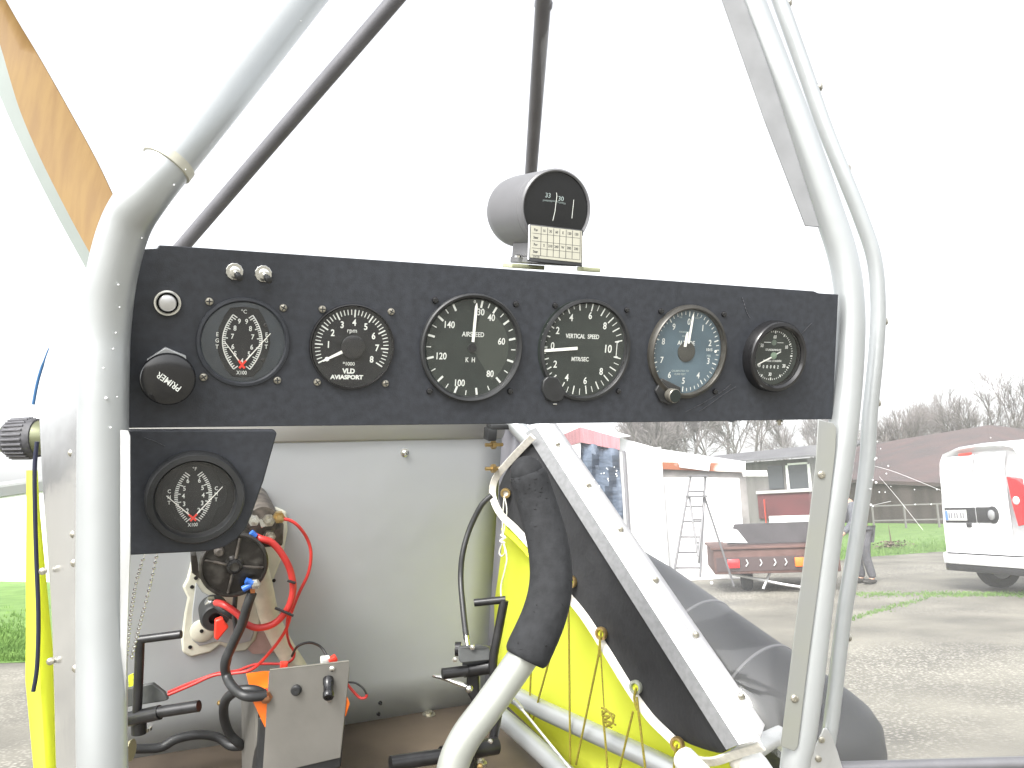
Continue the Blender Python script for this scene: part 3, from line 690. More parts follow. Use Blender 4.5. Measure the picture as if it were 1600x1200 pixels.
o_ = pl(908, 544.5, -.0035); Md = frame(pl(909.5, 544.5, .0006))
d = MB(Md).lathe([(Rg*.955, -.004), (Rg*.955, 0), (0, 0)], 80).build('dial_face', M['dial_green'], t)
mk = MB(Md); z = .0001; Rd = Rg*.93
an = [-90, -74, -60, -44.6, -26.4, -8.6, 10.9, 29, 46, 62, 78.5]
for sg in (1, -1):
    f_ = (lambda a: a) if sg == 1 else (lambda a: 180-a)
    for i, a in enumerate(an):
        if i == 0: tick(mk, a, Rd*.82, Rd*.95, Rd*.05, z); continue
        tick(mk, f_(a), Rd*.80, Rd*.98, Rd*(.024), z)
    for i in range(10):
        tick(mk, f_((an[i]+an[i+1])/2), Rd*.85, Rd*.98, Rd*.013, z)
    for s_, i in (('2', 2), ('4', 4), ('6', 6), ('8', 8)):
        x, y = pol(f_(an[i]), Rd*.70); mk.text(s_, x, y, .0080, z, bold=.01, sx=.85)
mk.text('0', -.70*Rd, .03*Rd, .0080, z, bold=.01, sx=.85); mk.text('10', .62*Rd, 0, .0092, z, bold=.01, sx=.85)
for sg in (1, -1): seg(mk, .80*Rd, .155*Rd*sg, .88*Rd, .155*Rd*sg, .0006, z)
seg(mk, .84*Rd, -.155*Rd, .84*Rd, .155*Rd, .0006, z)
mk.text('VERTICAL  SPEED', -.01*Rd, .25*Rd, .0050, z, bold=.008, sx=.80); mk.text('MTR/SEC', -.03*Rd, -.23*Rd, .0048, z, bold=.008, sx=.85)
mk.build('markings', M['mark'], d)
nd = MB(Md); seg(nd, -.13*Rd, .005*Rd, -.90*Rd, -.065*Rd, .0024, .0012, .0021, .0004); seg(nd, -.90*Rd, -.065*Rd, -.97*Rd, -.07*Rd, .0021, .0012, .0002, .0004); nd.build('needle', M['needle'], t)
glass(t, Mx, Rg*.91, .0016)
screws(t, Mx, [(867, 477), (979, 484), (966, 611)], 'black_gloss', .0023)

# ---- altimeter
Mx = gframe(1074, 549.5, .0002); Rg = .0405
t = thing('altimeter', Mx, 'round ALTITUDE gauge with blue-sheened dial and a setting knob at its lower left', 'gauge')
MB(Mx).ring([(Rg*.89, -.004), (Rg*.89, .0030), (Rg*.91, .0046), (Rg*.93, .0046), (Rg*.95, .0034), (Rg*.995, .0026), (Rg, .0010), (Rg, -.001)], 80).build('bezel', mat('worn_bezel', (.055, .052, .045), .35, .3, noise=.3, nscale=50), t)
Md = frame(pl(1072, 549.5, .0006))
d = MB(Md).lathe([(Rg*.90, -.004), (Rg*.90, 0), (0, 0)], 80).build('dial_face', M['dial_sheen'], t)
mk = MB(Md); z = .0001; Rd = Rg*.90
for i in range(50):
    a = i*7.2
    if 215 < a < 235: continue
    tick(mk, a, Rd*(.83 if i % 5 == 0 else .87), Rd*.95, Rd*(.026 if i % 5 == 0 else .017), z)
for k in range(10):
    x, y = pol(k*36, Rd*.70); mk.text(str(k), x, y, .0076, z, bold=.008, sx=.85)
mk.text('ALTI  DE', -.02*Rd, .2*Rd, .0052, z, bold=.006, sx=.9); mk.text('1015', .66*Rd, .06*Rd, .0036, z)
mk.build('markings', M['mark'], d)
m2 = MB(Md)
m2.text('100', -.25*Rd, .80*Rd, .0024, z); m2.text('FEET', .24*Rd, .80*Rd, .0024, z)
m2.text('THOUSAND', -.1*Rd, .46*Rd, .0021, z); m2.text('FEET', -.1*Rd, .36*Rd, .0021, z); m2.text('CALIBRATED TO', -.12*Rd, -.46*Rd, .0024, z); m2.text('10,000 FEET', -.12*Rd, -.54*Rd, .0024, z); m2.text('MB', .66*Rd, -.09*Rd, .0032, z)
m2.build('small_print', M['mark_dim'], d)
MB(Md).lathe([(Rd*.24, .0001), (Rd*.24, .0009), (Rd*.20, .0012), (0, .0012)], 36).build('hub_cap', mat('hub_brown', (.040, .040, .034), .5), t)
nd = MB(Md); seg(nd, .0, .20*Rd, .055*Rd, .82*Rd, .0019, .0022, .0019, .0004); seg(nd, .055*Rd, .82*Rd, .06*Rd, .90*Rd, .0019, .0022, .0002, .0004); nd.build('needle', M['needle'], t, label='long white needle')
nd = MB(Md); seg(nd, -.07*Rd, .12*Rd, -.045*Rd, .38*Rd, .0026, .0012, .0026, .0004); seg(nd, -.045*Rd, .38*Rd, -.03*Rd, .46*Rd, .0026, .0012, .0012, .0004); nd.build('needle', M['needle'], t, label='short white needle')
MB(Md).lathe([(.0012, .001), (.0012, .0013), (0, .0013)], 12, M=Matrix.Translation((.83*Rd, .03*Rd, 0))).build('pressure_index', M['needle'], t)
MB(gframe(1040, 612, .0004)).prism([(-.006, .012), (.014, .004), (.014, -.009), (.004, -.0115), (-.006, -.008), (-.012, .001)], -.001, .0024).build('corner_lug', M['black_satin'], t, bev=.0008)
kb = gframe(1043, 615.5, 0)
k_ = MB(kb).lathe([(.005, 0), (.005, .004), (.0058, .0045), (.0060, .0110), (.0056, .0116)], 36).build('setting_knob', mat('knob_rim', (.22, .21, .18), .35, .6), t)
MB(kb).lathe([(.0055, .0114), (.0053, .0120), (0, .0120)], 36).build('knob_cap', M['dial_green'], k_)
glass(t, Mx, Rg*.89, .0040)
screws(t, Mx, [(1032.5, 486), (1131, 491), (1117, 611.5)], 'black_gloss', .0026)

# ---- hour meter
Mx = gframe(1205, 556, .0002); Rg = .0325
t = thing('hour_meter', Mx, 'small deep-rimmed clock-like gauge with a row of counter digits, rightmost on the dashboard', 'gauge')
MB(Mx).ring([(Rg*.80, .001), (Rg*.80, .0098), (Rg*.86, .0118), (Rg*.95, .0112), (Rg*.985, .0095), (Rg, -.001)], 72).build('bezel', M['black_gloss'], t)
Md = frame(pl(1209.5, 555.5, .0060))
d = MB(Md).lathe([(Rg*.81, -.006), (Rg*.81, 0), (0, 0)], 72).build('dial_face', M['dial_green'], t)
mk = MB(Md); z = .0001; Rd = Rg*.80; oc = (-.05*Rd, 0)
for i in range(60):
    a = i*6
    if 230 < a < 345: continue
    tick(mk, a, Rd*(.77 if i % 5 == 0 else .81), Rd*.86, Rd*(.045 if i % 5 == 0 else .02), z, oc)
for s_, x, y in (('60', -.05, .64), ('10', .5, .30), ('20', .48, -.36), ('30', -.10, -.66), ('40', -.62, -.36), ('50', -.58, .33)):
    mk.text(s_, x*Rd, y*Rd, .0044, z, bold=.01, sx=.8)
mk.text('STUNDE/MINUTE', -.06*Rd, .19*Rd, .0026, z, sx=.9); mk.text('BETRIEBS STUNDEN', -.06*Rd, -.19*Rd, .0026, z, sx=.9)
for i, s_ in enumerate('00002'): mk.text(s_, (-.42+.16*i)*Rd, -.40*Rd, .0040, z, bold=.02, sx=.8)
seg(mk, -.5*Rd, .45*Rd, -.2*Rd, .45*Rd, .0006, z); seg(mk, .08*Rd, .45*Rd, .35*Rd, .45*Rd, .0004, z)
mk.build('markings', M['mark'], d)
nd = MB(Md); seg(nd, -.1*Rd, -.04*Rd, -.72*Rd, -.32*Rd, .0011, .001, .0008, .0004); nd.build('needle', M['needle'], t, label='long white needle')
nd = MB(Md); seg(nd, 0, 0.02*Rd, .25*Rd, .14*Rd, .0009, .0008, .0007, .0003); nd.build('needle', M['mark'], t, label='short pale needle')
MB(Md).lathe([(Rd*.12, .0005), (Rd*.12, .0016), (0, .002)], 24, M=Matrix.Translation((-.05*Rd, 0, 0))).build('hub_cap', mat('hub_pale', (.14, .20, .14), .5), t)
MB(Md).lathe([(Rd*.10, .0001), (Rd*.10, .0006), (0, .0006)], 20, M=Matrix.Translation((-.07*Rd, .45*Rd, 0))).build('index_disc', mat('disc_green', (.08, .11, .085), .5), t)
glass(t, Mx, Rg*.80, .0092)

# ---- push button, primer knob, toggle switches
Mx = gframe(261.5, 473, 0)
t = thing('push_button', Mx, 'round chrome push button on the upper left of the dashboard', 'push button')
MB(Mx).ring([(.0066, .001), (.0066, .0035), (.0072, .0042), (.0082, .0040), (.0088, .0025), (.0090, -.001), (.0066, -.001)], 48).build('collar', M['chrome'], t)
MB(Mx).lathe([(.0066, 0), (.0058, .0008), (.0052, .0008)], 40).build('gap_ring', M['dial_black'], t)
MB(Mx).lathe([(.0054, 0), (.0054, .0048), (.0049, .0056), (.003, .0062), (0, .0064)], 40).build('button', mat('button_dome', (.62, .62, .62), .32, .8), t)
Mx = gframe(266, 590, 0)
t = thing('primer_knob', Mx, 'large glossy black mushroom knob reading PRIMER, upside down', 'knob')
MB(Mx).tube([(0, 0, 0), (0, 0, .012)], .007, 24).build('stem', M['chrome'], t)
MB(gframe(262, 574, .0005)).prism([(-.013*math.cos(a*math.pi/3+.4)*1.05, .013*math.sin(a*math.pi/3+.4)*1.05) for a in range(6)], -.001, .004).build('hex_nut', M['alu_sheet'], t, bev=.0004)
k_ = MB(gframe(262, 590.5, .010)).lathe([(.010, -.003), (.0150, 0), (.0168, .003), (.0170, .0050), (.0160, .0070), (.0125, .0086), (.007, .0094), (0, .0096)], 64).build('knob', M['black_gloss'], t)
MB(gframe(262, 590.5, .010)).text('PRIMER', 0.0005, -.001, .0058, .0096, rot=R(144), bold=.004, sx=.9).build('lettering', M['mark'], k_)
for x, y, lb in ((366, 424, 'left chrome toggle switch of the pair near the top of the dashboard'), (411, 427.5, 'right chrome toggle switch of the pair near the top of the dashboard')):
    Mx = gframe(x, y, 0); t = thing('toggle_switch', Mx, lb, 'switch', 'toggle switches on the dashboard')
    MB(Mx).prism([(.0058*math.cos(a*math.pi/12)*(1 if a % 2 else .93), .0058*math.sin(a*math.pi/12)*(1 if a % 2 else .93)) for a in range(24)], -.001, .0022).build('ring_nut', M['chrome'], t, bev=.0003)
    MB(Mx).lathe([(.0034, .002), (.0034, .0055), (.0026, .0060), (0, .0060)], 24).build('bushing', M['chrome'], t)
    lv = MB(Mx).tube([(0, 0, .005), (.0006, -.0012, .009), (.0014, -.003, .0135)], [.0012, .0015, .0016], 14).build('lever', M['chrome'], t)
    MB(Mx).tube([(.0009, -.0020, .0105), (.0014, -.003, .0135), (.0019, -.0040, .0165), (.00195, -.0041, .0168)], [.0021, .0022, .0023, .0018], 16).build('tip', M['black_satin'], lv)

# ================================================================ compass
dC = .672
oc_ = P(869, 326, dC); zc = (AN*.97+AV*.05).normalized(); Mc = frame(oc_, AU, AV, AN)
t = thing('magnetic_compass', frame(pl(850, 415, -.01)), 'black drum-shaped compass with a correction card on top of the dashboard', 'compass')
rC = .0312
MB(Mc).lathe([(0, -.088), (.018, -.087), (.027, -.082), (.0305, -.073), (.0314, -.062), (.0314, -.0085), (.0310, -.008), (.0316, -.0072), (.0316, 0), (.0302, .0016), (.0292, .0010), (.0290, -.002)], 72).build('housing', M['compass'], t)
fc = MB(Mc).lathe([(.0291, -.003), (.0291, -.0004), (.018, .0003), (0, .0006)], 60).build('face', M['face'], t)
mk = MB(Mc); z = .0007
mk.text('33', -.0085, .0095, .0052, z, bold=.004); mk.text('30', .0033, .0080, .0052, z, bold=.004)
for i in range(22):
    x = -.0125+i*.00095; y = .0057-.10*max(0, x+.002)**1 - 2*(x*x)
    mk.prism([(x-.00012, y-.0006-(.0004 if i % 4 == 0 else 0)), (x+.00012, y-.0006-(.0004 if i % 4 == 0 else 0)), (x+.00012, y+.0006), (x-.00012, y+.0006)], z, z+.0001)
mk.build('heading_marks', M['mark_dim'], fc)
lb = MB(Mc); lp_ = [(-.0012, .0125), (-.0005, .010), (-.0010, .004), (-.0012, -.002), (-.0022, -.0075), (-.0026, -.010)]
for a, b in zip(lp_[:-1], lp_[1:]): seg(lb, a[0], a[1], b[0], b[1], .0005, z)
seg(lb, .0150, .0085, .0146, -.0065, .0005, z)
lb.build('lubber_line', M['mark'], fc)
# pedestal
bs = MB(Mc)
bs.prism([(-.0115, -.026), (.0215, -.026), (.0215, -.0445), (-.0115, -.0445)], -.006, -.001)
bs.prism([(-.0135, -.018), (.014, -.018), (.0145, -.040), (-.0135, -.040)], -.052, -.006)
bs.prism([(-.0145, -.0395), (.0225, -.0395), (.0225, -.0450), (-.0145, -.0450)], -.053, .002)
bs.build('pedestal', M['compass'], t, bev=.0012)
for x, y, z_, sx in ((-.0185, -.0465, -.028, .030), (.026, -.0455, .004, .016)):
    MB(Mc).box((x+.006, y-.0012, z_), (sx, .0036, .020 if sx > .02 else .012), bev=.0006).build('mounting_plate', M['greenbrass'], t)
MB(Mc).lathe([(.004, 0), (.004, .0015), (.002, .0025), (0, .0027)], 16, M=Matrix.Translation((-.016, -.0405, -.030)) @ Matrix.Rotation(-math.pi/2, 4, 'X')).build('screw', M['chrome'], t)
MB(Mc).lathe([(.0036, 0), (.0036, .001), (0, .002)], 16, M=Matrix.Translation((.004, -.0435, .006)) @ Matrix.Rotation(-math.pi/2, 4, 'X')).build('screw', M['chrome'], t)
# correction card in its holder (top-left, top-right, bottom-right, bottom-left in the picture)
q = [P(831.5, 352.5, .655), P(911, 361.5, .664), P(907.5, 408.5, .658), P(826, 402, .650)]
ex = (q[1]-q[0]).normalized(); ey_ = (q[0]-q[3]); ey_ = (ey_-ex*ey_.dot(ex)).normalized(); ez = ex.cross(ey_); o_ = (q[0]+q[1]+q[2]+q[3])/4
Mk = frame(o_, ex, ey_, ez); W_ = (q[1]-q[0]).length; H_ = (q[0]-q[3]).length
hold = MB(Mk).box((-.0002, -.0008, -.0016), (W_+.003, H_+.004, .0016), bev=.0003).build('card_holder', M['black_satin'], t)
b = MB(Mk)
b.tube([(-W_/2-.0012, H_/2, -.0006), (-W_/2-.0012, -H_/2-.002, -.0006)], .0006, 8); b.tube([(W_/2+.0012, H_/2-.004, -.0006), (W_/2+.0012, -H_/2-.0025, -.0006)], .0006, 8); b.build('wire_clip', M['chrome'], hold)
cdp = MB(Mk).box((0, 0, -.0005), (W_, H_, .0004)).build('correction_card', M['card'], t)
ik = MB(Mk); z = -.00028; cols = [-.5, -.30, -.175, -.055, .065, .19, .315, .5*.94]; rws = [.5, .26, .02, -.20, -.42]
for c in cols[1:]: ik.prism([(c*W_-.00022, -.42*H_), (c*W_+.00022, -.42*H_), (c*W_+.00022, .48*H_), (c*W_-.00022, .48*H_)], z, z+.00004)
for r_ in rws[1:]: ik.prism([(-.47*W_, r_*H_-.00016), (.47*W_, r_*H_-.00016), (.47*W_, r_*H_+.00016), (-.47*W_, r_*H_+.00016)], z, z+.00004)
mid = [(a+c)/2*W_ for a, c in zip(cols[:-1], cols[1:])]
for row, y in ((('For', 'N', '30', '60', 'E', '120', '150'), .37), (('Steer',), .13), (('For', 'S', '210', '240', 'W', '300', '330'), -.09), (('Steer',), -.31)):
    for s_, x in zip(row, mid): ik.text(s_, x, y*H_, .0030, z, bold=.03, ext=.00003, sx=.75 if len(s_) < 5 else .6)
ik.text('DATE', -.38*W_, -.465*H_, .0020, z, bold=.02, ext=.00003)
ik.build('printing', M['ink'], cdp)

# ================================================================ control lever with foam grip
gpth = smooth(pts([(823, 738, .66), (838, 783, .66), (855, 845, .653), (861, 905, .645), (850, 962, .638), (820, 1030, .63)]), 10)
t = thing('control_lever', frame(P(700, 1200, .62), RT, UP, -F), 'silver bent control lever with a long black foam grip', 'control lever')
n_ = len(gpth); rr = [.0152+.0026*(i/n_) for i in range(n_)]
rr[0] = .0136; rr[1] = .0147; rr[2] = .0151; rr[-1] *= .86; rr[-2] *= .95; rr[-3] *= .985
g = MB().tube(gpth, rr, 40)
grip = g.build('foam_grip', M['foam'], t, ang=70)
MB().ball(gpth[0]+(gpth[0]-gpth[2]).normalized()*-.0005, .0135, u=24, v=14).build('grip_end', M['foam'], grip)
MB().tube([gpth[0]+UP*.0015+F*.004, gpth[0]+UP*.003+F*.004-RT*.001], [.0118, .0105], 24).build('tube_end', M['alu_tube'], t)
random.seed(11); nk = MB()
for i in range(46):
    k = int(random.choice([random.uniform(1, 12), random.uniform(1, 12), random.uniform(12, n_-2)])); p = gpth[k]; r_ = rr[k]
    ax_ = (gpth[k+1]-gpth[k]).normalized(); vd = (CAM-p).normalized(); sdv = ax_.cross(vd).normalized(); a = random.uniform(-1.2, 1.2)
    nn = (vd*math.cos(a)+sdv*math.sin(a)).normalized(); c = p+nn*(r_+.0001); tt = (ax_*random.uniform(-.6, .8)+nn.cross(ax_)).normalized(); bb = nn.cross(tt); L = random.uniform(.0004, .0022); wd = random.uniform(.0002, .0006)
    nk.add([c-tt*L, c-bb*wd, c+tt*L*.8, c+bb*wd*.8], [(0, 1, 2, 3)])
nk.build('nicks', M['foam_nick'], grip, solid=.0001)['kind'] = 'stuff'
lp2 = smooth(pts([(822, 1020, .632), (790, 1066, .628), (757, 1112, .622), (729, 1150, .618), (710, 1190, .615), (703, 1235, .612), (702, 1290, .61)]), 6)
MB().tube(lp2, .0118, 36).build('lever_tube', mat('lever_silver', (.36, .375, .345), .42, .5, noise=.05, nscale=14), t)

# ================================================================ starter motor group on the firewall
def fp_(px, py, n): return pl(px, py, FW+n)
mpl = thing('engine_mount_plate', frame(fp_(340, 1020, .002)), 'cream painted mounting plate with drilled holes on the firewall', 'mounting plate')
mb = MB().slab([fp_(x, y, .006) for x, y in [(300, 872), (292, 905), (285, 918), (293, 935), (288, 960), (283, 1000), (285, 1020), (298, 1028), (330, 1020), (345, 1008), (362, 1020), (385, 1018), (400, 1000), (410, 960), (430, 900), (442, 870), (450, 830), (448, 800), (432, 793), (400, 800), (330, 850)]], -AN*.006)
mb.build('plate', M['cream'], mpl, bev=.003)
MB().slab([fp_(x, y, .008) for x, y in [(306, 910), (316, 925), (330, 932), (352, 945), (386, 975), (398, 985), (392, 1002), (366, 1008), (340, 1002), (312, 1010), (300, 1000), (300, 960)]], -AN*.002).build('plate_recess', M['firewall'], mpl, bev=.001)
MB().lathe([(.016, 0), (.016, .002), (.013, .004), (0, .004)], 24, M=frame(fp_(316, 985, .008))).build('boss', M['cream'], mpl)
for x, y in ((300, 917), (310, 942), (315, 986), (297, 1011), (428, 907), (306, 903)):
    MB().lathe([(.0026, 0), (.0026, .0006), (0, .0006)], 14, M=frame(fp_(x, y, .0125 if x == 315 else .0066))).build('hole', M['black_gloss'], mpl)
MB().tube(smooth([fp_(398, 868, .03), fp_(410, 915, .035), fp_(420, 960, .035), fp_(440, 1005, .035), fp_(468, 1050, .04), fp_(480, 1075, .04)], 5), .0135, 24).build('cream_tube', M['cream2'], mpl)
MB().slab([fp_(x, y, .004) for x, y in [(380, 1008), (392, 990), (430, 985), (440, 1020), (395, 1022)]], -AN*.002).build('red_stain', mat('reddish_patch', (.34, .22, .20), .7, noise=.2, nscale=30), mpl)
oS = fp_(366, 884, .13)
Ms = frame(oS, AU, AV, AN); rS = .0395
t = thing('starter_motor', frame(fp_(345, 880, .01)), 'round greasy black starter motor with wires bolted to its face', 'motor')
MB(Ms).lathe([(0, -.14), (rS*.98, -.138), (rS, -.13), (rS, -.01), (rS*1.03, -.008), (rS*1.03, -.002), (rS*.98, 0), (rS*.93, 0), (rS*.90, -.004), (rS*.3, -.003), (.009, .001), (.008, .004), (0, .004)], 56).build('drum', M['motor'], t)
rb = MB(Ms)
for a in (10, 100, 190, 285): x, y = pol(a, .035); rb.tube([(pol(a, .009)[0], pol(a, .009)[1], 0), (x, y, -.002)], .0018, 8)
rb.build('ribs', M['motor2'], t)
MB(Ms).lathe([(.009, 0), (.009, .005), (.006, .006), (.005, .001), (0, .001)], 20).build('centre_boss', M['black_gloss'], t)
MB(Ms).lathe([(.006, -.002), (.006, .004), (.004, .008), (0, .008)], 14, M=Matrix.Translation((-.018, .02, 0))).build('boss', M['motor2'], t)
for x, y in ((398, 912), ):
    MB().lathe([(.007, -.004), (.007, .002), (.0045, .002), (.0045, .007), (0, .008)], 6, M=frame(fp_(x, y, .136))).build('terminal_nut', M['chrome'], t)
MB().tube([fp_(384, 907, .136), fp_(396, 911, .136)], .0038, 12).build('terminal_sleeve', M['blue'], t)
MB().tube([fp_(379, 921, .136), fp_(392, 914, .136)], .0040, 12).build('terminal_sleeve', M['blue'], t)
MB().slab([fp_(x, y, .136) for x, y in [(390, 912), (399, 914), (398, 926), (391, 926)]], AN*.002).build('copper_lug', mat('copper', (.55, .22, .10), .35, .9), t)
oQ = fp_(410, 815, .10)
t = thing('starter_solenoid', frame(fp_(410, 830, .01)), 'small dark solenoid with metal terminals above the round motor', 'solenoid')
MB(frame(oQ)).lathe([(0, -.10), (.021, -.10), (.021, -.004), (.019, 0), (0, 0)], 32).build('body', M['motor2'], t)
MB(frame(fp_(424, 835, .09))).box((0, 0, -.02), (.030, .032, .05), bev=.004).build('terminal_block', M['motor2'], t)
for x, y, mt in ((420, 813, 'steel'), (436, 808, 'brass'), (421, 838, 'steel'), (396, 812, 'chrome')):
    MB().lathe([(.0075, -.004), (.0075, .004), (.005, .004), (.005, .010), (0, .011)], 6, M=frame(fp_(x, y, .108))).build('terminal_nut', M[mt], t)
MB().tube([fp_(392, 832, .12), fp_(399, 838, .12)], .004, 12).build('terminal_sleeve', M['blue'], t)
MB().slab([fp_(x, y, .10) for x, y in [(404, 812), (416, 806), (419, 820), (408, 824)]], AN*.002).build('terminal_strap', M['chrome'], t)
# dark bracket behind
MB().slab([fp_(x, y, .03) for x, y in [(298, 868), (330, 868), (345, 900), (352, 925), (330, 918), (300, 895)]], -AN*.015).build('motor_bracket', M['motor'], mpl)
t = thing('fuel_tap', frame(fp_(335, 970, .01)), 'round black tap with a bright red lever on the cream plate', 'fuel tap')
MB(frame(fp_(336, 967, .045))).lathe([(0, -.045), (.0185, -.045), (.0185, -.004), (.016, 0), (.008, 0), (.008, -.01), (0, -.01)], 36).build('body', M['black_satin'], t)
MB().slab([fp_(x, y, .052) for x, y in [(336, 970), (348, 966), (352, 974), (358, 980), (340, 1002), (335, 998)]], -AN*.010).build('lever', M['red'], t, bev=.002)
MB().lathe([(.008, 0), (.008, .01), (.005, .012), (0, .013)], 6, M=frame(fp_(329, 940, .02))).build('nut', M['chrome'], t)

# ---- cables
def cable(name, l, r, mt, label, k=6, n=12, group=None, cat='cable'):
    o = MB().tube(smooth([fp_(*q) for q in l], k), r, n).build(name, M[mt], None, ang=80)
    tag(o, label, cat, group); return o
cable('battery_cable', [(395, 836, .11), (408, 842, .12), (425, 848, .12), (440, 865, .12), (453, 890, .12), (458, 920, .12), (450, 950, .12), (430, 973, .115), (405, 981, .115), (385, 975, .115), (372, 960, .11), (350, 945, .10), (338, 942, .08)], .0044, 'redwire', 'thick red cable looping down right of the round motor')
cable('battery_cable', [(394, 926, .13), (387, 945, .13), (378, 975, .125), (362, 1010, .12), (352, 1035, .12), (354, 1056, .12), (365, 1075, .14), (385, 1088, .16), (415, 1087, .16)], .0060, 'black_satin', 'thick black cable from the motor face down to the battery terminal')
cable('battery_cable', [(412, 1084, .15), (395, 1078, .15), (370, 1080, .14), (352, 1095, .12), (350, 1120, .10), (358, 1145, .09), (372, 1160, .09), (378, 1165, .08), (360, 1165, .07), (340, 1152, .06), (310, 1148, .06), (275, 1155, .06), (250, 1168, .06), (205, 1170, .06)], .0060, 'black_satin', 'black cable lying along the floor joint to the left frame tube')
cable('wire', [(368, 930, .10), (366, 960, .10), (368, 985, .10), (362, 1012, .10), (356, 1040, .10)], .0030, 'black_satin', 'thin black wire hanging behind the thick black cable')
cable('wire', [(338, 945, .06), (352, 955, .08), (368, 965, .08)], .0048, 'black_satin', 'short black wire from the red tap to the black cable')
cable('wire', [(436, 813, .115), (450, 812, .115), (466, 822, .115), (480, 842, .11), (486, 865, .11), (482, 895, .11), (468, 925, .11), (456, 955, .11), (446, 985, .10), (425, 1015, .09), (395, 1045, .07), (365, 1052, .06), (335, 1055, .05), (300, 1070, .05), (260, 1087, .05)], .0021, 'redwire', 'thin red wire arcing from the solenoid down to the left pedal')
cable('wire', [(450, 960, .11), (448, 985, .09), (452, 1005, .06), (460, 1020, .06), (455, 1032, .06), (440, 1037, .05), (400, 1038, .04), (370, 1048, .04), (340, 1052, .04), (300, 1066, .04), (262, 1082, .045)], .0018, 'redwire', 'dark red twin wire running left below the tap')
cable('wire', [(456, 1025, .08), (465, 1010, .10), (483, 1004, .10), (500, 1010, .10), (510, 1024, .11), (512, 1038, .12)], .0017, 'black_satin', 'thin black wire arching over to the battery switch plate')
for x, y, a in ((456, 908, 10), (446, 955, 20), (444, 957, 20)):
    pass
for x0, y0, x1, y1, lb in ((449, 907, 461, 911, 'upper black cable tie round the red cables'), (430, 950, 458, 962, 'lower black cable tie round the red cables')):
    tag(MB().tube([fp_(x0, y0, .126), fp_((x0+x1)/2, (y0+y1)/2, .127), fp_(x1, y1, .126)], .0018, 8).build('cable_tie', M['black_satin'], None), lb, 'cable tie', 'cable ties on the red cables')
# tubing to the right pedal
o = MB().tube(smooth(pts([(768, 774, 1.22), (752, 790, 1.22), (734, 826, 1.22), (723, 865, 1.21), (720, 905, 1.20), (724, 955, 1.17), (729, 998, 1.14)]), 6), .0042, 14).build('brake_cable', M['black_satin'], None, ang=80)
tag(o, 'black sheathed cable curving down the firewall to the right pedal', 'cable')
MB().tube(pts([(728.5, 994, 1.14), (731, 1012, 1.13)]), .0034, 12).build('ferrule', M['chrome'], o)
# ball chains
for l, lb in ([[(246, 862), (238, 900), (228, 940), (216, 985), (205, 1030)], 'right bead chain hanging below the sub-panel'], [[(226, 866), (214, 905), (206, 950), (200, 1000), (196, 1040)], 'left bead chain hanging below the sub-panel']):
    q = smooth([pl(x, y, -.12) for x, y in l], 14); c = MB()
    acc = 0; last = q[0]
    for a, b2 in zip(q[:-1], q[1:]):
        acc += (b2-a).length
        if acc > .0034: c.ball(b2, .0015, u=6, v=5); acc = 0
    c.tube(q, .0004, 5)
    tag(c.build('ball_chain', M['chrome'], None), lb, 'chain', 'bead chains below the sub-panel')

# ================================================================ battery
oB = fp_(485, 1190, .19)
dB = (oB-CAM).dot(F)
def B(px, py, o=0): return P(px, py, dB+o)
t = thing('battery', frame(B(480, 1210, .03), AU, AV, AN), 'black battery with orange top behind an aluminium switch plate', 'battery')
bx = (B(545, 1032)-B(423, 1045)).normalized(); bx = (bx*.6+AU*.5).normalized()
pf = MB().slab([B(421.5, 1046), B(545, 1032), B(546, 1045), B(532, 1184), B(412, 1212), B(410, 1208), B(420, 1052)], F*.0018)
pltb = pf.build('switch_plate', M['battplate'], t, bev=.0006)
MB().slab([B(421.5, 1045.5, -.0005), B(545, 1031.5, -.0005), B(545, 1033.5, -.0005), B(421.5, 1047.5, -.0005)], F*.001).build('plate_edge', M['chrome'], pltb)
bk = lambda px, py, o: P(px, py, dB+.004)+(-AN)*o
body = MB()
def box8(mb, f, depth):
    mb.slab(f, -AN*depth)
box8(body, [B(404, 1122, .004), B(541, 1108, .004), B(533, 1200, .004), B(398, 1230, .004)], .075)
body.build('case', M['black_satin'], t, bev=.002)
tp = MB(); box8(tp, [B(395, 1096, .003), B(425, 1092, .003), B(544, 1092, .003), B(547, 1100, .003), B(541, 1120, .003), B(418, 1136, .003), B(414, 1138, .003)], .077)
tp.build('lid', M['orange'], t, bev=.0015)
MB().slab([B(377, 1088, .075), B(396, 1098, .01), B(402, 1104, .006), B(404, 1210, .006), B(378, 1210, .075)], RT*.001).build('side_bracket', M['battplate'], t)
MB().box((0, 0, 0), (.010, .010, .010), M=frame(B(418, 1083, .01)), bev=.002).build('terminal_cap', M['red'], t)
MB().lathe([(.008, 0), (.008, .004), (.005, .004), (.005, .010), (0, .011)], 6, M=frame(B(415, 1088, .0))).build('terminal_nut', mat('copperish', (.5, .25, .14), .35, .9), t)
kf = lambda px, py, o=-.001: frame(B(px, py, o), RT, UP, -F)
MB(kf(463, 1078)).lathe([(.0066, -.001), (.0064, .003), (.005, .0046), (.0025, .005), (0, .0044)], 28).build('grommet_button', M['black_satin'], pltb)
p0 = B(513, 1063, -.001); pdir = (-F*.8+RT*.18-UP*.50).normalized()
fx_ = UP.cross(pdir).normalized()
MB(frame(p0, fx_, pdir.cross(fx_), pdir)).lathe([(.0066, -.002), (.0066, .006), (.0060, .007), (.0060, .018), (.0068, .019), (.0068, .024), (.0055, .026), (.003, .026), (.003, .0252), (0, .0252)], 28).build('fuse_holder', M['black_gloss'], pltb)
for x, y in ((519, 1045), (514, 1093)): MB(kf(x, y)).lathe([(.0036, -.001), (.0034, .0012), (.002, .002), (0, .0022)], 16).build('rivet', M['chrome'], pltb)
